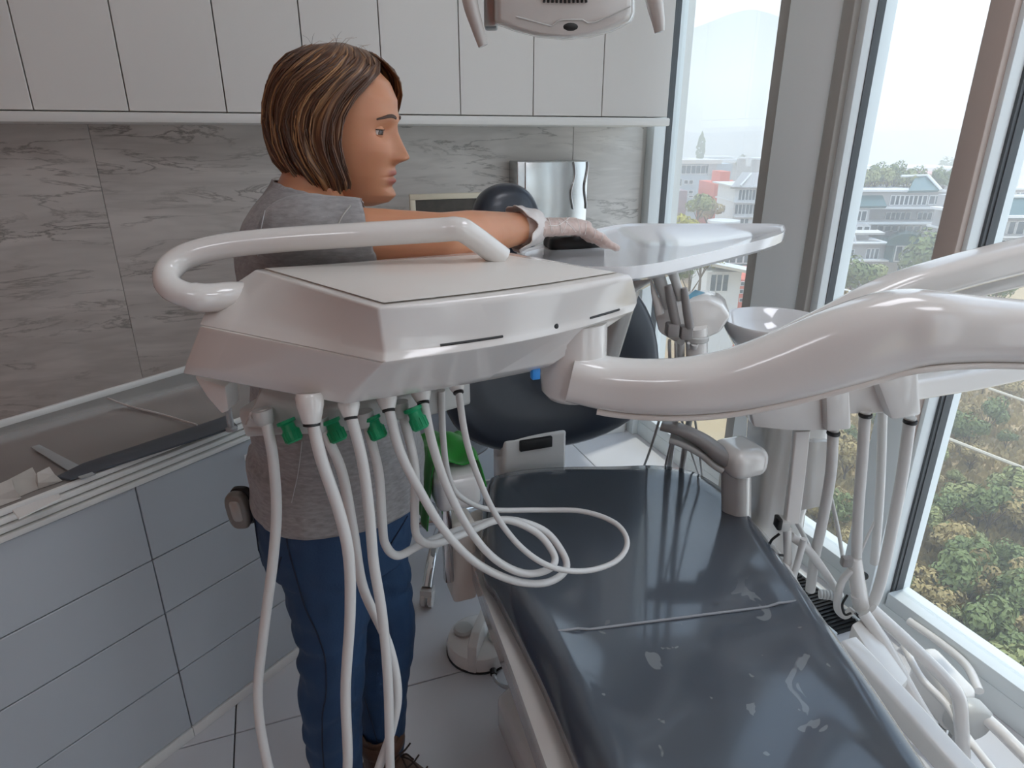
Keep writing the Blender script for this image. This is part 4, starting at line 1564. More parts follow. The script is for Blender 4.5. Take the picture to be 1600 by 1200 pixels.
def skin_mat():
    m = mat('skin', 'c68a68', 0.42, sss=0.25, bump=0.02, bscale=350)
    t = m.node_tree
    b_ = t.nodes['Principled BSDF']
    at = t.nodes.new('ShaderNodeAttribute')
    at.attribute_name = 'lip'
    tx = t.nodes.new('ShaderNodeTexCoord')
    n = t.nodes.new('ShaderNodeTexNoise')
    n.inputs['Scale'].default_value = 14
    t.links.new(tx.outputs['Object'], n.inputs['Vector'])
    m1 = t.nodes.new('ShaderNodeMix')
    m1.data_type = 'RGBA'
    m1.inputs[6].default_value = lin('bd8160')
    m1.inputs[7].default_value = lin('cf9573')
    t.links.new(n.outputs[0], m1.inputs[0])
    m2 = t.nodes.new('ShaderNodeMix')
    m2.data_type = 'RGBA'
    m2.inputs[7].default_value = lin('a5584c')
    t.links.new(m1.outputs[2], m2.inputs[6])
    t.links.new(at.outputs['Fac'], m2.inputs[0])
    t.links.new(m2.outputs[2], b_.inputs['Base Color'])
    return m


def uv_streak(name, c0, c1, c2, rough):
    m = mat(name, c0, rough)
    t = m.node_tree
    b_ = t.nodes['Principled BSDF']
    uv = t.nodes.new('ShaderNodeUVMap')
    mp = t.nodes.new('ShaderNodeMapping')
    mp.inputs['Scale'].default_value = (70, 1.6, 1)
    n = t.nodes.new('ShaderNodeTexNoise')
    n.inputs['Scale'].default_value = 1.0
    n.inputs['Detail'].default_value = 4
    cr_ = t.nodes.new('ShaderNodeValToRGB')
    el = cr_.color_ramp.elements
    el[0].position, el[0].color = 0.32, lin(c0)
    el[1].position, el[1].color = 0.66, lin(c2)
    k = cr_.color_ramp.elements.new(0.5)
    k.color = lin(c1)
    t.links.new(uv.outputs[0], mp.inputs[0])
    t.links.new(mp.outputs[0], n.inputs['Vector'])
    t.links.new(n.outputs[0], cr_.inputs[0])
    t.links.new(cr_.outputs[0], b_.inputs['Base Color'])
    bp = t.nodes.new('ShaderNodeBump')
    bp.inputs['Strength'].default_value = 0.35
    bp.inputs['Distance'].default_value = 0.004
    t.links.new(n.outputs[0], bp.inputs['Height'])
    t.links.new(bp.outputs[0], b_.inputs['Normal'])
    return m


M['skin'] = skin_mat()
M['hair'] = uv_streak('hair_brown', '33211a', '624433', 'b3885f', 0.34)
M['shirt'] = mat('heather_jersey', '8d8a8a', 0.85, var=0.5, vscale=70, stretch=(1, 1, 3.2), bump=0.08, bscale=160, sheen=0.2)
M['jeans'] = mat('denim', '1e3c5e', 0.75, var=0.28, vscale=12, bump=0.12, bscale=260)
M['seamdark'] = mat('seam_thread', '131f33', 0.8)
M['boot'] = mat('boot_leather', '4f372a', 0.5, var=0.25, vscale=20, bump=0.06, bscale=60)
M['lace'] = mat('boot_lace', '2a1d18', 0.7)
M['brow'] = mat('brow_hair', '452c20', 0.6)
M['eyewhite'] = mat('eye_white', 'd8d0ca', 0.15)
M['iris'] = mat('iris_brown', '3a2417', 0.1)
M['glove'] = mat('vinyl_glove', 'e3d2cb', 0.32, alpha=0.62, bump=0.0)
M['cuff'] = mat('glove_cuff', 'ece3df', 0.35, alpha=0.8)

person = thing('person', (0.06, 1.17, 0), 'woman in grey t-shirt and jeans wiping the side tray with a gloved hand', 'person')


def capsule(mb, p0, r0, p1, r1, seg=16, rings=5):
    p0, p1 = Vector(p0), Vector(p1)
    ax = (p1 - p0)
    L = ax.length
    prof = []
    for k in range(rings):
        a = -math.pi / 2 + math.pi / 2 * (k + .15) / rings
        prof.append((r0 * math.cos(a), r0 * math.sin(a)))
    prof.append((r0, 0))
    prof.append((r1, L))
    for k in range(rings):
        a = math.pi / 2 * (k + .85) / rings
        prof.append((r1 * math.cos(a), L + r1 * math.sin(a)))
    mb.lathe(prof, seg, p0, ax)
    return mb


def sring(z, xc, hx, hy, yc=1.17, n=32, e=2.3):
    out = []
    for k in range(n):
        a = 2 * math.pi * k / n
        c, s = math.cos(a), math.sin(a)
        out.append(V(xc + math.copysign(abs(c) ** (2 / e), c) * hx, yc + math.copysign(abs(s) ** (2 / e), s) * hy, z))
    return out


def remesh(mb, voxel, iters, name, m, parent, disp=None, keep=None, solid=0, extra=None):
    me = bpy.data.meshes.new('tmp')
    me.from_pydata([tuple(v) for v in mb.v], [], mb.f)
    bm = bmesh.new()
    bm.from_mesh(me)
    bmesh.ops.recalc_face_normals(bm, faces=bm.faces)
    bm.to_mesh(me)
    bm.free()
    o = bpy.data.objects.new('tmp', me)
    COL.objects.link(o)
    r = o.modifiers.new('r', 'REMESH')
    r.mode = 'VOXEL'
    r.voxel_size = voxel
    s = o.modifiers.new('s', 'SMOOTH')
    s.factor = 0.5
    s.iterations = iters
    dg = bpy.context.evaluated_depsgraph_get()
    dg.update()
    me2 = bpy.data.meshes.new_from_object(o.evaluated_get(dg))
    bpy.data.objects.remove(o)
    bm = bmesh.new()
    bm.from_mesh(me2)
    bm.normal_update()
    if disp:
        for v in bm.verts:
            v.co += v.normal * disp(v.co)
    if keep:
        dead = [f for f in bm.faces if not keep(f.calc_center_median())]
        bmesh.ops.delete(bm, geom=dead, context='FACES')
        for _ in range(3):      # tidy the cut edge
            bv = [v for v in bm.verts if v.is_boundary]
            new = {}
            for v in bv:
                nb = [e_.other_vert(v).co for e_ in v.link_edges if e_.is_boundary]
                if len(nb) == 2:
                    new[v] = (nb[0] + nb[1]) / 4 + v.co / 2
            for v, c in new.items():
                v.co = c
    bm.normal_update()
    bm.to_mesh(me2)
    bm.free()
    me2.name = name
    if extra:
        extra(me2)
    c = Vector((0, 0, 0))
    me2.shade_smooth()
    me2.materials.clear()
    me2.materials.append(M[m])
    ob = bpy.data.objects.new(name, me2)
    COL.objects.link(ob)
    ob.parent = parent
    ob.location = -parent.location
    if solid:
        sd = ob.modifiers.new('solid', 'SOLIDIFY')
        sd.thickness = solid
        sd.offset = -1
    return ob


TORSO = [(.74, .045, .135, .165), (.80, .05, .142, .172), (.87, .06, .146, .170), (.95, .068, .142, .157), (1.05, .066, .126, .145), (1.15, .062, .118, .150), (1.25, .054, .108, .160), (1.32, .046, .094, .163), (1.365, .048, .080, .140), (1.398, .056, .066, .094), (1.425, .068, .054, .058), (1.45, .078, .049, .050)]


def torso(mb, g=0.0, zmin=0, zmax=9):
    rg = [sring(z, xc, hx + g, hy + g) for z, xc, hx, hy in TORSO if zmin <= z <= zmax]
    mb.loft(rg)
    return mb


SR, ER, WR = V(.045, 1.025, 1.358), V(.245, .992, 1.352), V(.425, 1.105, 1.348)
SL, EL, WL = V(.045, 1.315, 1.35), V(.19, 1.37, 1.18), V(.37, 1.335, 1.19)
HR, KR, AR = V(.03, 1.095, .82), oy(520, 1010, 1.07), oy(516, 1240, 1.07)
HL, KL, AL = V(.09, 1.245, .82), oy(607, 985, 1.215), oz(599, 1188, .10)
AR.z = .10
AR.x = -.012
AR.y = 1.04
AL = oz(599, 1188, .10)
# ---- right hand frame
KN = V(.556, 1.170, 1.346)
hd_ = (KN - WR).normalized()
hs = V(hd_.y, -hd_.x, 0).normalized()      # little-finger side, towards the camera
hn = hs.cross(hd_)
if hn.z < 0:
    hn = -hn


def hand(mb, g=0.0, W=WR, K=KN, d=hd_, s=hs, up=hn, flip=1):
    for k in range(5):                      # palm as a fan of metacarpals
        o_ = (k - 2) / 2
        capsule(mb, W + s * (o_ * .018) + d * .006, .015 + g, K + s * (o_ * .030) - d * .004 - up * (.004 + abs(o_) * .004), .0125 + g, 10, 3)
    spec = [(-.95, .042, .030, .023, .0088), (-.31, .047, .033, .024, .0090), (.34, .044, .031, .023, .0086), (1.0, .035, .025, .021, .0078)]
    for o_, l1, l2, l3, r in spec:          # index .. little
        bk = 1 + .38 * o_
        p = K + s * (o_ * .036) - up * (.006 + abs(o_) * .004)
        sp = s * (o_ * .22 + (.10 if o_ > .9 else 0))
        d1 = (d + sp - up * .46 * bk).normalized()
        d2 = (d + sp - up * .58 * bk).normalized()
        d3 = (d + sp - up * .30 * bk).normalized()
        a = p + d1 * l1
        b = a + d2 * l2
        c = b + d3 * l3
        capsule(mb, p - d * .012, r * 1.12 + g, a, r + g, 10, 3)
        capsule(mb, a, r + g, b, r * .92 + g, 10, 3)
        capsule(mb, b, r * .92 + g, c, r * .78 + g, 10, 3)
    t0 = W + d * .028 - s * .024 - up * .006  # thumb leaves the side of the palm
    t1 = t0 + (d * .55 - s * .72 - up * .35).normalized() * .036
    t2 = t1 + (d * .85 - s * .35 - up * .40).normalized() * .030
    t3 = t2 + (d * .95 - s * .05 - up * .25).normalized() * .022
    for a, b, r0, r1 in ((t0, t1, .0135, .0115), (t1, t2, .0112, .0100), (t2, t3, .0100, .0080)):
        capsule(mb, a, r0 + g, b, r1 + g, 10, 3)
    return mb


# ---- body
bd = MB()
torso(bd, 0)
for z in (1.13, 1.235):
    bd.ball((.118, z, 1.19), (.058, .06, .058), 16, 10)
capsule(bd, SR, .052, ER, .041)
capsule(bd, ER, .041, ER.lerp(WR, .35), .040)
capsule(bd, ER.lerp(WR, .35), .040, WR, .0265)
hand(bd, 0)
capsule(bd, SL, .052, EL, .040)
capsule(bd, EL, .040, WL, .026)
ld_ = (V(1, -.1, .02)).normalized()
ls_ = V(-ld_.y, ld_.x, 0).normalized()
hand(bd, 0, WL, WL + ld_ * .125, ld_, ls_, V(0, 0, 1))
for h_, k_2, a_ in ((HR, KR, AR), (HL, KL, AL)):
    capsule(bd, h_, .092, k_2, .056)
    capsule(bd, k_2, .056, k_2.lerp(a_, .35) + V(-.012, 0, 0), .052)
    capsule(bd, k_2.lerp(a_, .35) + V(-.012, 0, 0), .052, a_, .036)
    capsule(bd, a_, .036, a_ + V(.03, -.02, -.055), .03)

# ---- head: grid in the head's own frame (x forward, y to her left, z up), eyes at z = 0
ZT_ = [-.120, -.112, -.100, -.086, -.070, -.050, -.030, 0, .02, .05, .075, .095, .106, .112]
XF = [.050, .074, .083, .0815, .0835, .084, .085, .0845, .0885, .087, .075, .052, .030, .006]
XB = [-.030, -.035, -.042, -.052, -.066, -.080, -.090, -.098, -.100, -.098, -.085, -.062, -.036, -.006]
WD = [.028, .036, .043, .050, .0565, .062, .066, .070, .072, .073, .068, .052, .031, .006]


def head_pt(phi, z):
    xf, xb, wd = (np.interp(z, ZT_, t) for t in (XF, XB, WD))
    c, s = math.cos(phi), math.sin(phi)
    e = 2.25
    x = math.copysign(abs(c) ** (2 / e), c) * (xf if c > 0 else -xb)
    y = math.copysign(abs(s) ** (2 / e), s) * wd
    G = lambda v, m, sd: math.exp(-((v - m) / sd) ** 2)
    if c > 0:
        ay = abs(y)
        t = min(1, max(0, (.012 - z) / .048))
        nose = (.003 + .0225 * t ** 1.25) * math.exp(-(y / (.0085 + .0060 * t)) ** 2)
        nose *= 1 if z > -.038 else math.exp(-((z + .038) / .0095) ** 2)
        nose *= 1 if z < .012 else math.exp(-((z - .012) / .012) ** 2)
        x += nose
        x += .010 * G(ay, .0135, .0065) * G(z, -.040, .0065)
        x -= .011 * G(ay, .031, .015) * G(z, .0, .0105)
        x += .0035 * G(ay, .026, .02) * G(z, .021, .008)
        x += .006 * G(ay, .040, .018) * G(z, -.030, .018)
        x += .0045 * G(y, 0, .020) * G(z, -.0635, .0056) + .0050 * G(y, 0, .018) * G(z, -.0765, .0056)
        x -= .0050 * G(y, 0, .022) * G(z, -.0702, .0022)
        x += .0045 * G(y, 0, .016) * G(z, -.100, .011)
        x -= .0030 * G(y, 0, .02) * G(z, -.0865, .005)
    return Vector((x, y, z))


HC = oy(537, 201, 1.175)
HQ = Matrix.Rotation(math.radians(-24), 3, 'Z') @ Matrix.Rotation(math.radians(4), 3, 'Y')


def hw(p):
    return HC + HQ @ Vector(p)


hm_ = MB()
NP, NZ = 132, 120
zs_ = np.concatenate([np.linspace(-.120, -.03, 66), np.linspace(-.0285, .045, 36), np.linspace(.05, .112, 18)])
rings = []
lipw = []
for z in zs_:
    ring = []
    for k in range(NP):
        s = k / NP * 2 - 1
        phi = math.pi * math.copysign(abs(s) ** 1.55, s)
        p = head_pt(phi, z)
        ring.append(hw(p))
        l_ = 0.0
        if p.x > .05:
            l_ = max(math.exp(-((z + .0635) / .0048) ** 4), math.exp(-((z + .0765) / .0055) ** 4)) * math.exp(-(p.y / .0215) ** 6) * .95
        lipw.append(l_)
    rings.append(ring)
hm_.loft(rings)
# ears
for s in (-1, 1):
    hm_.ball(hw((-.008, s * .072, -.012)), (.016, .008, .030), 12, 8)
    lipw += [0] * (12 * 7)
neck = V(.070, 1.17, 1.42)
capsule(bd, neck + V(-.008, 0, -.03), .052, hw((-.028, 0, -.055)), .049)


def add_head(me):
    n0 = len(me.vertices)
    bm = bmesh.new()
    bm.from_mesh(me)
    lay = bm.verts.layers.float.new('lip')
    vs_ = [bm.verts.new(v) for v in hm_.v]
    for v, l_ in zip(vs_, lipw):
        v[lay] = l_
    fs_ = []
    for f in hm_.f:
        fs_.append(bm.faces.new([vs_[i] for i in f]))
    bmesh.ops.recalc_face_normals(bm, faces=fs_)
    bm.to_mesh(me)
    bm.free()


body = remesh(bd, .0042, 6, 'body', 'skin', person, extra=add_head)

# eyes, lids, brows
for s in (-1, 1):
    c = head_pt(math.copysign(.46, s), .0)
    c = Vector((c.x - .0040, s * .032, 0))
    ey = MB().ball(hw(c), .0118, 20, 14).build('eye', 'eyewhite', person)
    gz = (HQ @ Vector((.90, -.30, -.18))).normalized()
    MB().lathe([(.0005, .0121), (.0034, .0119), (.0068, .0103), (.0070, .0096)], 18, hw(c), gz).build('iris', 'iris', ey)
    ul = MB()
    for (a0, a1) in ((13, 88), (-80, -22)):
        rg = []
        for i in range(9):
            el = math.radians(a0 + (a1 - a0) * i / 8)
            rg.append([hw(c + Vector((.0134 * math.cos(el) * math.cos(az), .0140 * math.cos(el) * math.sin(az), .0132 * math.sin(el)))) for az in np.linspace(-1.5, 1.5, 18)])
        ul.loft(rg, caps=False, closed=False)
    ul.build('eyelid', 'skin', ey, smooth=80)
    la_ = MB().tube([hw(c + Vector((.0136 * math.cos(.22) * math.cos(az), .0142 * math.cos(.22) * math.sin(az), .0132 * math.sin(.22)))) for az in np.linspace(-1.3, 1.3, 14)], .0009, 6)
    la_.build('lash_line', 'brow', ey)
    bp_ = []
    for t in np.linspace(0, 1, 14):
        yy = s * (.012 + .038 * t)
        zz_ = .0195 + .0065 * math.sin(math.pi * min(1, t * .78 + .12)) - .004 * t
        best = min((head_pt(ph, zz_) for ph in np.linspace(0, 1.5, 90) * s), key=lambda q: abs(q.y - yy))
        bp_.append(hw(best + Vector((.0004, s * .0006, 0))))
    MB().tube(bp_, [(.0008 + .0009 * math.sin(math.pi * min(1, .25 + t * .75)), .0013 + .0016 * math.sin(math.pi * min(1, .25 + t * .75))) for t in np.linspace(0, 1, 14)], 8, up=(0, 0, 1)).build('eyebrow', 'brow', person)

# ---- hair: chin-length bob, parted near the top
HZ = [-.092, -.080, -.060, -.03, 0, .03, .06, .085, .105, .118, .126]
HB = [-.078, -.092, -.108, -.119, -.123, -.122, -.114, -.100, -.078, -.050, -.010]
HWD = [.083, .089, .094, .096, .096, .094, .090, .082, .066, .044, .010]
HF_ = [.070, .085, .092, .096, .097, .0975, .0965, .088, .068, .044, .010]
PRZ = [-.092, -.075, -.05, 0, .05, .078, .095, .110, .126]
PRR = [-58, -66, -73, -78, -62, -44, -24, -3, 0]
PLZ = [-.092, -.05, 0, .05, .085, .105, .126]
PLL = [66, 64, 54, 30, 15, 3, 0]
hb = MB()
uvs = []
NT, NS = 46, 150
rr_ = random.Random(3)
rings = []
ph_n = [rr_.uniform(0, 6.28) for _ in range(8)]
for j in range(NT + 1):
    t = j / NT
    ring = []
    for i in range(NS + 1):
        s = i / NS
        zh = -.092 - .004 * math.sin(s * math.pi) + .003 * math.sin(s * 71) + .002 * math.sin(s * 173) + .012 * max(0, math.cos((s - .5) * math.pi * 1.2)) ** 4
        z = .126 - (.126 - zh) * (1 - (1 - t) ** 1.0) if t > 0 else .126
        z = .126 + (zh - .126) * (t ** 1.25)
        zw = z + np.linspace(-.03, .03, 9)
        pr = float(np.mean(np.interp(zw, PRZ, PRR)))
        pl = float(np.mean(np.interp(zw, PLZ, PLL)))
        ph = math.radians(pr + (pl - 360 - pr) * s)
        xb, wd, xf = (np.interp(z, HZ, q) for q in (HB, HWD, HF_))
        c, sn = math.cos(ph), math.sin(ph)
        rid = .0016 * math.sin(s * 120 + 2 * math.sin(t * 3 + ph_n[0])) + .0012 * math.sin(s * 215 + ph_n[1] + 3 * t) + .0022 * noise.noise(Vector((s * 26, t * 1.5, 1)))
        rid *= min(1, t * 3)
        e = 2.15
        x = math.copysign(abs(c) ** (2 / e), c) * ((xf if c > 0 else -xb) + rid)
        y = math.copysign(abs(sn) ** (2 / e), sn) * (wd + rid)
        if t > .86:
            k = (t - .86) / .14
            x *= 1 - .06 * k * k
            y *= 1 - .08 * k * k
        ring.append(hw((x - .002, y, z)))
        uvs.append((s, t))
    rings.append(ring)
hb.loft(rings, caps=False, closed=False)
nshell = len(hb.v)
# loose single locks over the shell
for q in range(230):
    s = rr_.uniform(.004, .996)
    lift = rr_.uniform(.0005, .0032)
    t0, t1 = rr_.uniform(.05, .35), rr_.uniform(.9, 1.03)
    pts = []
    for k in range(10):
        t = t0 + (t1 - t0) * k / 9
        jf, i_f = min(NT - .001, t * NT), min(NS - .001, max(0, (s + .012 * math.sin(t * 4 + q)) * NS))
        j0, i0 = int(jf), int(i_f)
        p = rings[j0][i0].lerp(rings[min(NT, j0 + 1)][i0], jf - j0)
        n_v = (p - HC)
        n_v.z *= .2
        pts.append(p + n_v.normalized() * lift + V(0, 0, -.004 * max(0, t - 1) * 20))
    a0 = len(hb.v)
    hb.tube(pts, [.0003] + [.0013] * 8 + [.0002], 5)
    uvs += [(s + .3 * rr_.random(), 0.3)] * (len(hb.v) - a0)
# a few fly-aways at the crown
for q in range(14):
    s = rr_.random()
    p = rings[3][int(s * NS)]
    dvec = V(rr_.uniform(-.5, 1), rr_.uniform(-.6, .6), rr_.uniform(.2, .6)).normalized()
    a0 = len(hb.v)
    hb.tube([p, p + dvec * .012 + V(0, 0, .003), p + dvec * .026 + V(0, 0, -.002)], [.0003, .0002, .0001], 4)
    uvs += [(s, .2)] * (len(hb.v) - a0)
me = bpy.data.meshes.new('hair')
me.from_pydata([tuple(v) for v in hb.v], [], hb.f)
uvl = me.uv_layers.new(name='UVMap')
li = np.zeros(len(me.loops), dtype=np.int32)
me.loops.foreach_get('vertex_index', li)
ua = np.array(uvs)[li]
uvl.data.foreach_set('uv', ua.astype(np.float32).ravel())
me.shade_smooth()
me.materials.append(M['hair'])
ho = bpy.data.objects.new('hair', me)
COL.objects.link(ho)
ho.parent = person
ho.location = -person.location
# inner cap so no scalp shows
cap = MB()
cap.ball(hw((-.018, 0, .018)), (.080, .070, .088), 28, 18, HQ.to_quaternion())
cap_o = cap.build('hair_cap', M['brow'], person)

# ---- t-shirt
sh_ = MB()
torso(sh_, .014, .86, 1.46)
rg = [sring(z, xc, hx + .020, hy + .018) for z, xc, hx, hy in TORSO[:4]]
sh_.loft(rg)
for z in (1.13, 1.235):
    sh_.ball((.122, z, 1.19), (.066, .068, .070), 16, 10)
capsule(sh_, SR + V(-.004, 0, .0), .066, SR.lerp(ER, .62), .060)
capsule(sh_, SL, .066, SL.lerp(EL, .6), .060)
capsule(sh_, neck + V(-.008, 0, -.05), .060, neck + V(-.004, 0, .004), .057)
dR, dL = (ER - SR).normalized(), (EL - SL).normalized()


def shirt_keep(c):
    if c.z < .862 + .03 * max(0, -(c.x - .02)) - .02 * (c.x > .1) * (c.x - .1):
        return False
    nz = (c - (neck + V(.0, 0, -.004)))
    if nz.z > -.30 * nz.x - .0 and abs(c.y - 1.17) < .10:
        return False
    if (c - SR).dot(dR) > .098 + .25 * (c.z - SR.z) * -1 and c.y < 1.07 and c.z > 1.2 and c.x > .07:
        return False
    if (c - SL).dot(dL) > .12 and c.y > 1.27 and (c - SL.lerp(EL, .6)).length < .14:
        return False
    return True


def shirt_wr(c):
    n = noise.noise(Vector((c.x * 9, c.y * 9, c.z * 5)))
    n2 = noise.noise(Vector((c.x * 22 + c.z * 10, c.y * 20, c.z * 14 - c.x * 12)))
    fold = .0045 * math.sin(c.z * 46 + c.x * 30 + 3 * n) * math.exp(-((c.z - 1.0) / .10) ** 2) * (c.x < .05)
    return .005 * n + .003 * n2 + fold


shirt = remesh(sh_, .005, 4, 't_shirt', 'shirt', person, shirt_wr, shirt_keep, solid=.002)

# ---- jeans
jn = MB()
rg = [sring(z, xc, hx + .010, hy + .009) for z, xc, hx, hy in TORSO[:4]]
jn.loft(rg)
for h_, k_2, a_ in ((HR, KR, AR), (HL, KL, AL)):
    capsule(jn, h_ + V(0, 0, .0), .103, h_.lerp(k_2, .5), .084)
    capsule(jn, h_.lerp(k_2, .5), .084, k_2, .065)
    capsule(jn, k_2, .065, k_2.lerp(a_, .35) + V(-.010, 0, 0), .062)
    capsule(jn, k_2.lerp(a_, .35) + V(-.010, 0, 0), .062, a_ + V(0, 0, -.01), .047)


def jeans_wr(c):
    kz = min(abs(c.z - KR.z), abs(c.z - KL.z))
    w_ = math.exp(-(kz / .10) ** 2)
    return .004 * noise.noise(Vector((c.x * 8, c.y * 8, c.z * 6))) + .004 * w_ * math.sin(c.z * 85 + 4 * noise.noise(c * 9)) * (.4 + .6 * (c.x < .04)) + .003 * noise.noise(Vector((c.x * 20, c.y * 20, c.z * 30)))


jeans = remesh(jn, .005, 5, 'jeans', 'jeans', person, jeans_wr, lambda c: .125 < c.z < .915, solid=.002)

# stitched seams laid on the cloth: cast the seam's bearing onto the garment


def on_mesh(ob, pts, r, name, m, parent, lift=.0012, n=6):
    me_ = ob.data
    bv = BVHTree.FromPolygons([v.co for v in me_.vertices], [p.vertices for p in me_.polygons])
    out = []
    for x, y in cat2(pts, n):
        d = ray(x, y).normalized()
        hit = bv.ray_cast(EYE, d)
        if hit[0] is not None and (not out or (hit[0] - out[-1]).length < .08):
            out.append(hit[0] + hit[1] * (lift if hit[1].dot(d) < 0 else -lift))
    if len(out) > 2:
        return MB().tube(out, r, 6).build(name, m, parent, smooth=60)


def cat2(pts, n):
    return [(p.x, p.y) for p in cat([(x, y, 0) for x, y in pts], n)]


on_mesh(jeans, [(445, 800), (450, 850), (463, 900), (478, 950), (496, 990), (508, 1030), (510, 1080), (504, 1120), (505, 1180), (512, 1240)], .0016, 'side_seam', 'seamdark', jeans)
on_mesh(jeans, [(452, 826), (485, 826), (520, 818)], .0013, 'pocket_seam', 'seamdark', jeans)
on_mesh(jeans, [(397, 800), (404, 850), (410, 900), (428, 905), (440, 870)], .0013, 'pocket_seam', 'seamdark', jeans)
on_mesh(jeans, [(636, 806), (622, 830), (606, 856)], .0013, 'pocket_seam', 'seamdark', jeans)
on_mesh(jeans, [(570, 1090), (582, 1130), (590, 1160)], .0013, 'inner_seam', 'seamdark', jeans)
on_mesh(shirt, [(472, 690), (466, 740), (456, 785)], .0007, 'side_seam', 'greyhose', shirt)
on_mesh(shirt, [(415, 330), (407, 370), (404, 400)], .0007, 'shoulder_seam', 'greyhose', shirt)
on_mesh(shirt, [(548, 322), (534, 340), (524, 362), (516, 385)], .0011, 'sleeve_hem', 'frame', shirt)

# ---- boots
for a_, nm in ((AR, 0), (AL, 1)):
    fa = math.radians((-12, -42)[nm])

    def FV(x, y, z, fa=fa):
        return V(x * math.cos(fa) - y * math.sin(fa), x * math.sin(fa) + y * math.cos(fa), z)

    bt_ = MB()
    capsule(bt_, a_ + FV(0, 0, .085), .050, a_ + FV(0, 0, 0), .046)
    capsule(bt_, a_ + FV(-.02, 0, -.045), .042, a_ + FV(.06, 0, -.045), .042)
    capsule(bt_, a_ + FV(.0, 0, -.01), .044, a_ + FV(.125, 0, -.052), .036)
    capsule(bt_, a_ + FV(.06, 0, -.05), .042, a_ + FV(.15, 0, -.056), .035)
    bo = remesh(bt_, .005, 4, 'boot', 'boot', person, keep=lambda c: c.z > .012 and c.z < a_.z + .105, solid=.003)
    so_ = smooth_closed([tuple((a_ + FV(x, y, 0)))[:2] for x, y in ((-.065, 0), (-.045, -.038), (.05, -.036), (.13, -.045), (.185, -.02), (.185, .02), (.13, .045), (.05, .036), (-.045, .038))], 4)
    MB().loft([[V(p.x, p.y, z) for p in so_] for z in (.001, .018)]).build('sole', 'lace', bo, smooth=40)
    cu = MB()
    rgs = []
    for z, r in ((.075, .052), (.088, .056), (.105, .055), (.112, .050)):
        rgs.append([a_ + FV(r * math.cos(k * math.pi / 12), r * math.sin(k * math.pi / 12), z - .02) for k in range(24)])
    cu.loft(rgs, caps=False).build('collar', 'boot', bo, smooth=60)
    lc_ = MB()
    for k in range(4):
        z = .06 - .028 * k
        x = .055 + .022 * k
        lc_.tube([a_ + FV(x - .006, -.030, z - .005), a_ + FV(x + .010, 0, z + .004), a_ + FV(x + .004, .030, z - .012)], .0024, 6)
    b0 = a_ + FV(.062, -.012, .055)
    lc_.tube(cat([b0, b0 + FV(.035, -.01, .012), b0 + FV(.062, -.02, -.004), b0 + FV(.05, -.02, -.03), b0 + FV(.02, -.01, -.02), b0], 6), .0022, 6)
    lc_.tube(cat([b0, b0 + FV(.02, -.01, .028), b0 + FV(.045, -.02, .034)], 6), .0022, 6)
    lc_.build('lace', 'lace', bo)

# ---- glove on the right hand
gl = MB()
hand(gl, .0010)
capsule(gl, WR + hd_ * .02, .0285, WR - hd_ * .012, .031)


def glove_wr(c):
    n = noise.noise(Vector((c.x * 60, c.y * 90, c.z * 60)))
    n2 = noise.noise(Vector((c.x * 150 + c.z * 60, c.y * 130, c.z * 150)))
    return .0011 * max(0, 1 - 4 * abs(n)) ** 2 + .0004 * n2


glo = remesh(gl, .0022, 2, 'glove', 'glove', person, glove_wr, lambda c: (c - WR).dot(hd_) > -.018)
# wrinkled loose cuff
rgs = []
fd = (WR - ER).normalized()
s1 = fd.cross(V(0, 0, 1)).normalized()
s2 = s1.cross(fd)
for j in range(11):
    t = j / 10
    rg = []
    for k in range(48):
        a = 2 * math.pi * k / 48
        r = .031 + .009 * t + .0022 * math.sin(a * 7 + t * 5) * t + .0022 * noise.noise(Vector((math.cos(a) * 3, math.sin(a) * 3, t * 4)))
        along = .030 - .055 * t + (.010 * math.sin(a * 3 + 1) + .004 * math.sin(a * 8)) * t
        rg.append(WR + fd * along + s1 * (r * math.cos(a)) + s2 * (r * math.sin(a)))
    rgs.append(rg)
cf = MB().loft(rgs, caps=False).build('glove_cuff', 'cuff', glo, smooth=80, solid=.0008)
cf.location = Vector(cf.location)
MB().tube(rgs[-1] + [rgs[-1][0]], .0011, 6).build('cuff_bead', 'cuff', glo)
# creases of the thin film, laid on the glove
for pts in ([(852, 330), (858, 344), (862, 362)], [(866, 329), (874, 346), (878, 364)], [(884, 330), (886, 346), (880, 362)], [(870, 334), (888, 350), (900, 362)],
            [(898, 332), (904, 348), (906, 364)], [(910, 336), (916, 350), (914, 366)], [(926, 352), (930, 362), (928, 372)], [(938, 358), (942, 366), (940, 376)], [(856, 352), (872, 352), (890, 340)]):
    on_mesh(glo, pts, .0006, 'film_crease', 'paper', glo, .0004, 5)

# black pad under the hand, lying on the side tray
c = oz(905, 383, 1.284)
pd_ = smooth_closed([(c.x - .068, c.y - .028), (c.x + .03, c.y - .032), (c.x + .055, c.y - .012), (c.x + .055, c.y + .022), (c.x + .03, c.y + .04), (c.x - .06, c.y + .04), (c.x - .072, c.y + .005)], 4)


def pr_(k, z, tl=0):
    return [V(c.x + (p.x - c.x) * k, c.y + (p.y - c.y) * k, z - (tl * max(0, p.x - c.x - .01) * .25)) for p in pd_]


pad = MB().loft([pr_(.97, 1.2815), pr_(1, 1.2845), pr_(1, 1.290), pr_(.96, 1.302, 1), pr_(.88, 1.307, 1)]).build('cleaning_pad', 'black', smooth=50)
tag(pad, 'black cleaning pad under the gloved hand on the side tray', 'pad')

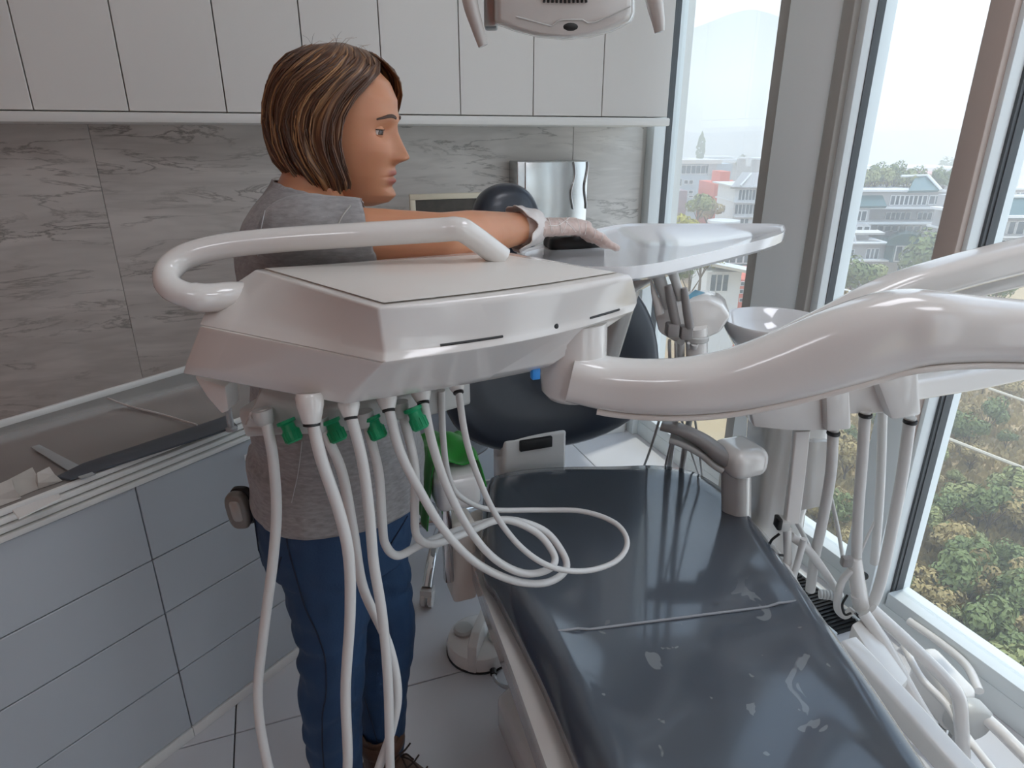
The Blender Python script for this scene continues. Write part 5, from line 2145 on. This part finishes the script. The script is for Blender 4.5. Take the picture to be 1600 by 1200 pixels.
# case clipped at the back of her belt
hc_ = fw(373, 797, 1.03)
hpc = thing('belt_case', hc_, 'small grey brown case clipped to the back of the belt', 'case')
M['case'] = mat('case_grey', '6e6862', 0.3, coat=0.3)
M['casewin'] = mat('case_window', '9b9690', 0.1, coat=1)
nv = V(-.30, -.95, 0).normalized()
rv = V(-nv.y, nv.x, 0)
disc(hc_ + nv * .0, V(-.08, 0, 1).normalized(), nv, .020, .037, [(.008, -.014), (.002, -.012), (0, -.006), (0, .006), (.003, .011), (.008, .012)], 'case', 'case_shell', hpc, rt=rv, pw_=3)
disc(hc_ + nv * .010 + V(0, 0, .004), V(-.08, 0, 1).normalized(), nv, .010, .022, [(.002, -.002), (0, .002), (.002, .0045)], 'casewin', 'case_window', hpc, rt=rv, pw_=4)
disc(hc_ - nv * .016 + rv * .004, V(-.08, 0, 1).normalized(), nv, .022, .039, [(.004, -.010), (0, -.006), (0, .003), (.004, .005)], 'dark', 'case_back', hpc, rt=rv, pw_=3)
MB().obox(hc_ - nv * .026 + rv * .0 - V(0, 0, .01), rv * .03, -nv * .012, V(0, 0, .03)).build('clip', 'dark', hpc, bevel=.002)

# ------------------------------------------------------------------ cuspidor unit by the window
cu_ = thing('cuspidor_unit', fw(1225, 760, 1.42) * 1.0, 'white cuspidor unit with round basin and faceted column', 'dental unit')
cu_.location.z = 0
M['porcelain'] = mat('porcelain', 'd5d4d4', 0.08, coat=1.0)
bc_ = fw(1214, 502, 1.40)
MB().lathe([(.02, -.085), (.055, -.08), (.09, -.055), (.112, -.02), (.119, .0), (.117, .004), (.112, .0), (.10, -.025), (.07, -.058), (.02, -.07)], 48, bc_).build('basin', 'porcelain', cu_, smooth=60)
MB().lathe([(.05, -.16), (.045, -.11), (.05, -.08)], 24, bc_).build('basin_neck', 'white', cu_, smooth=60)
cb = fw(1222, 700, 1.56)


def cring(z, w_, d_, dx=0, dy=0):
    q = rrect(w_, d_, min(w_, d_) * .22, 4)
    return [V(cb.x + dx, cb.y + dy, z) + RT * a + HF * b_ for a, b_ in q]


MB().loft([cring(.02, .17, .20, -.01), cring(.30, .15, .18), cring(.55, .13, .16), cring(.72, .15, .18), cring(.86, .17, .20), cring(.93, .15, .18)]).build('column', 'white', cu_, smooth=40)
MB().loft([cring(0, .24, .26, -.01), cring(.02, .24, .26, -.01), cring(.03, .20, .22, -.01)]).build('column_foot', 'white', cu_, smooth=40)
# diagonal side panel
MB().prism([fw(1262, 690, 1.40), fw(1300, 690, 1.40), fw(1292, 790, 1.40), fw(1246, 800, 1.40)], HF * .02).build('side_panel', 'white', cu_, bevel=.004)

# ------------------------------------------------------------------ assistant holder with hand pieces
ah = thing('instrument_holder', fw(1075, 500, 1.25), 'white instrument holder with small blue screen and four hand pieces', 'holder')
HD = 1.27
bo_ = [(1022, 488), (1050, 478), (1082, 470), (1108, 468), (1128, 478), (1141, 496), (1124, 520), (1092, 534), (1060, 538), (1030, 520)]
MB().loft([[fw(x, y, HD) for x, y in bo_], [fw(1080 + (x - 1080) * 1.02, y - 6, HD + .03) for x, y in bo_], [fw(1084 + (x - 1084) * .9, 470 + (y - 500) * .55, HD + .09) for x, y in bo_]]).build('holder_body', 'white', ah, bevel=.006, smooth=40)
M['screen'] = mat('blue_screen', '5f9fb8', 0.15, coat=0.8)
MB().prism([fw(1068, 470, HD + .012), fw(1086, 455, HD + .06), fw(1108, 462, HD + .06), fw(1090, 476, HD + .012)], V(0, -.0, .004)).build('display', 'screen', ah, bevel=.001)
for k, (pts, r, m) in enumerate([
    ([(1017, 436), (1021, 455), (1027, 474), (1031, 490)], [.0015, .005, .008, .009], 'white'),
    ([(1026, 424), (1033, 444), (1042, 470), (1046, 480)], [.013, .012, .011, .010], 'grey'),
    ([(1049, 419), (1055, 438), (1061, 458), (1064, 468)], [.010, .009, .009, .009], 'grey'),
    ([(1044, 446), (1048, 466), (1053, 492), (1057, 508)], [.007, .0095, .0095, .009], 'armgrey'),
    ([(1069, 450), (1071, 470), (1075, 494), (1078, 512)], [.006, .008, .009, .009], 'armgrey')]):
    hp_ = cat([fw(x, y, HD - .02 - .006 * k) for x, y in pts], 4)
    rad = list(np.interp(np.linspace(0, 3, len(hp_)), range(4), r))
    MB().tube(hp_, rad, 12).build('hand_piece', m, ah, smooth=60)
for (x, y) in ((1053, 517), (1074, 521)):
    c = fw(x, y, HD - .05)
    MB().obox(c - RT * .012 - V(0, 0, .014), RT * .024, HF * .03, V(0, 0, .026)).build('cradle', 'armgrey', ah, bevel=.004)
MB().tube([fw(1088, 510, HD), fw(1090, 640, HD + .02)], .022, 18).build('stem', 'white', ah)
MB().lathe([(.024, 0), (.026, .002), (.026, .010), (.024, .012)], 18, fw(1087, 532, HD)).build('stem_ring', 'grey', ah)
# thin leads down to the floor
for k, (pts, r) in enumerate([
    ([(1064, 534), (1062, 600), (1052, 680), (1040, 770)], .008), ([(1085, 536), (1082, 620), (1070, 700), (1058, 780)], .008),
    ([(1046, 532), (1044, 600), (1020, 690), (1000, 745)], .0035), ([(1056, 535), (1058, 620), (1075, 690), (1108, 790)], .0032),
    ([(1076, 536), (1080, 610), (1092, 700), (1104, 800)], .0032), ([(1068, 560), (1062, 640), (1046, 700), (1030, 770)], .003)]):
    hose([(x, y, HD - .02 + .62 * (i / 3) ** 1.3) for i, (x, y) in enumerate(pts)], r, 'hose', 'lead', ah, 8, 5)

# ------------------------------------------------------------------ suction hose hanger under the arms
sh2 = thing('suction_hanger', fw(1310, 650, 1.3), 'white suction hanger with thick pale hoses near the window', 'suction unit')
SD = 1.33
MB().prism([fw(1170, 628, SD), fw(1300, 610, SD), fw(1300, 673, SD), fw(1238, 674, SD), fw(1178, 668, SD)], HF * .06).build('hanger_plate', 'white', sh2, bevel=.006)
MB().prism([fw(1290, 600, SD - .02), fw(1328, 594, SD - .02), fw(1332, 672, SD - .02), fw(1292, 676, SD - .02)], HF * .07).build('hose_block', 'white', sh2, bevel=.008)
MB().prism([fw(1324, 600, SD), fw(1400, 580, SD), fw(1400, 646, SD), fw(1324, 648, SD)], HF * .06).build('hanger_plate', 'white', sh2, bevel=.006)
MB().prism([fw(1366, 585, SD - .03), fw(1436, 570, SD - .03), fw(1442, 650, SD - .03), fw(1394, 658, SD - .03)], HF * .08).build('hose_block', 'white', sh2, bevel=.01)
MB().sweep([fw(1420, 606, SD + .05), fw(1520, 590, SD + .08), fw(1660, 560, SD + .10)], rrect(.05, .05, .01)).build('hanger_arm', 'white', sh2, smooth=40)
S_ = [
    ([(1302, 668, SD), (1298, 740, SD), (1284, 820, SD + .02), (1273, 870, SD + .04), (1266, 922, SD + .06)], .0125),
    ([(1352, 642, SD), (1347, 720, SD), (1341, 800, SD), (1338, 872, SD)], .0125),
    ([(1379, 640, SD + .1), (1377, 720, SD + .1), (1373, 800, SD + .1), (1366, 880, SD + .1)], .011),
    ([(1422, 652, SD), (1410, 740, SD), (1393, 830, SD), (1378, 900, SD - .01), (1366, 938, SD - .02), (1352, 955, SD - .02), (1342, 948, SD - .02), (1338, 930, SD - .02)], .0130),
    ([(1330, 890, SD - .01), (1314, 912, SD - .01), (1308, 948, SD - .01), (1320, 962, SD - .01), (1332, 952, SD - .01)], .009),
    ([(1236, 838, SD + .02), (1262, 858, SD + .02), (1290, 896, SD + .02), (1312, 930, SD + .04)], .0105),
    ([(1243, 812, SD + .08), (1262, 850, SD + .1), (1278, 890, SD + .1)], .006),
    ([(1298, 776, SD + .06), (1310, 830, SD + .08), (1318, 880, SD + .08)], .005),
    ([(1368, 812, SD + .1), (1352, 846, SD + .1), (1340, 876, SD + .1)], .0035),
    ([(1256, 842, SD), (1246, 880, SD), (1238, 905, SD)], .008),
]
for pts, r in S_:
    hose(pts, r, 'hose', 'hose', sh2, 12, 6)
for (x, y, r) in ((1302, 678, .0135), (1352, 650, .0135), (1422, 660, .014), (1347, 900, .013), (1347, 962, .014)):
    MB().lathe([(r, -.002), (r + .001, 0), (r + .001, .004), (r, .006)], 16, fw(x, y, SD - .005)).build('hose_collar', 'dark', sh2)
MB().sweep([fw(1336, 872, SD - .005), fw(1338, 900, SD - .01), fw(1346, 950, SD - .02)], rrect(.034, .032, .012), up=(1, 0, 0), scales=[(.8, .8), (1, 1), (1.05, 1.05)]).build('hose_grip', 'white', sh2, smooth=50)
MB().obox(fw(1316, 888, SD - .03), RT * .026, HF * .02, V(0, 0, .026)).build('valve', 'armgrey', sh2, bevel=.005)
MB().sweep([fw(1252, 672, SD + .02), fw(1245, 740, SD + .02), fw(1236, 815, SD + .02)], rrect(.035, .02, .004), up=tuple(HF)).build('drop_bar', 'white', sh2, smooth=30)
MB().obox(fw(1217, 832, SD), RT * .026, HF * .04, V(0, 0, .026)).build('bar_clamp', 'grey', sh2, bevel=.004)
MB().obox(fw(1214, 830, SD - .004), RT * .012, HF * .03, V(0, 0, .03)).build('clamp_lever', 'black', sh2, bevel=.004)
MB().tube([fw(1230, 826, SD + .01), fw(1231, 880, SD + .02)], .010, 14).build('drop_tube', 'white', sh2)
lp = cat([fw(1218, 834, SD - .01), fw(1205, 845, SD - .01), fw(1203, 858, SD - .01), (fw(1214, 866, SD - .01)), fw(1224, 868, SD - .01)], 6)
MB().tube(lp, .0032, 8).build('wire_loop', 'black', sh2)
lp = cat([fw(1324, 930, SD - .03), fw(1316, 945, SD - .03), fw(1320, 960, SD - .03), fw(1330, 958, SD - .03)], 6)
MB().tube(lp, .003, 8).build('wire_loop', 'black', sh2)
hr = MB()
for k in range(6):
    hr.lathe([(.012, 0), (.013, .002), (.013, .005), (.012, .007)], 14, fw(1280, 928, SD + .08) + V(.007 * k, -.004 * k, 0), (1, -.6, 0))
hr.build('corrugated_sleeve', 'grey', sh2, smooth=40)

# ------------------------------------------------------------------ tubular frame and pump beside the chair
fr2 = thing('tube_frame', oz(1430, 1080, .15), 'white tubular frame standing between chair and window', 'frame')
for k, (pts, r) in enumerate([
    ([(1350, 958, .42), (1385, 1010, .36), (1420, 1075, .28), (1450, 1125, .22), (1480, 1170, .18), (1540, 1260, .12)], .015),
    ([(1362, 952, .42), (1420, 1005, .36), (1476, 1060, .30), (1498, 1090, .26), (1502, 1130, .20), (1505, 1180, .10)], .016),
    ([(1412, 1010, .20), (1440, 1060, .18), (1478, 1100, .16), (1510, 1150, .14), (1580, 1240, .12)], .010),
    ([(1420, 970, .10), (1470, 1005, .10), (1510, 1040, .10), (1530, 1080, .10)], .012),
    ([(1528, 1112, .16), (1560, 1140, .14), (1610, 1190, .12), (1680, 1260, .10)], .016)]):
    MB().tube(cat([oz(*p) for p in pts], 6), r, 14).build('tube', 'white', fr2, smooth=60)
MB().sweep([oz(1322, 1010, .46), oz(1400, 1095, .44), oz(1520, 1230, .40)], rrect(.045, .05, .008)).build('flat_rail', 'white', fr2, smooth=30)
MB().prism([oz(1330, 975, .40), oz(1352, 962, .40), oz(1420, 1060, .34), oz(1400, 1085, .34)], (0, 0, -.16)).build('frame_panel', 'white', fr2, bevel=.006)
pm = thing('pump_unit', oz(1480, 1070, .12), 'white rounded pump box beside the tubular frame', 'pump')
pa = [oz(1426, 1012, .20), oz(1462, 1004, .20), oz(1534, 1078, .20), oz(1496, 1092, .20)]
MB().prism([V(p.x, p.y, .07) for p in pa], (0, 0, .13)).build('pump_case', 'white', pm, bevel=.025, bseg=4)
e1 = (pa[2] + pa[3]) / 2
MB().tube([V(e1.x, e1.y, .135) + (e1 - (pa[0] + pa[1]) / 2).normalized() * k for k in (0, .03, .04)], [.055, .055, .045], 20).build('pump_end', 'grey', pm, smooth=50)
for p in pa:
    q = p.lerp(sum(pa, V(0, 0, 0)) / 4, .3)
    MB().tube([V(q.x, q.y, 0.0), V(q.x, q.y, .075)], .012, 10).build('foot', 'grey', pm)
# floor convector grille by the glass
g0 = oz(1403, 985, .02)
gr_ = thing('floor_grille', (WX - .16, 1.45, 0), 'black slatted floor grille along the glass wall', 'grille')
MB().box((WX - .20, 1.2, .0), (WX - .09, 1.75, .012)).build('tray', 'dark', gr_)
for k in range(36):
    y = 1.205 + k * .015
    MB().box((WX - .197, y, .012), (WX - .093, y + .006, .018)).build('slat', 'black', gr_)
MB().box((WX - .21, 1.19, 0), (WX - .20, 1.76, .02)).build('frame_bar', 'framelite', gr_)
MB().box((WX - .09, 1.19, 0), (WX - .08, 1.76, .02)).build('frame_bar', 'framelite', gr_)

# ------------------------------------------------------------------ unseen ceiling panels, added as fill to brighten the room
M['led'] = mat('led_diffuser', 'ffffff', 0.6, emit=('f6f7ff', LED_FILL))
for k, (x, y, lb) in enumerate(((.9, .45, 'square ceiling light over the dental chair'), (.9, -.9, 'square ceiling light before the rear glass'), (-1.0, -1.0, 'square ceiling light in the wood wall corner'))):
    cl = thing('ceiling_light', (x, y, CZ), lb, 'ceiling light', 'square ceiling lights')
    MB().box((x - .31, y - .31, CZ - .03), (x + .31, y + .31, CZ - .001)).build('frame', 'trim', cl, bevel=.004)
    MB().box((x - .28, y - .28, CZ - .034), (x + .28, y + .28, CZ - .03)).build('diffuser', 'led', cl)
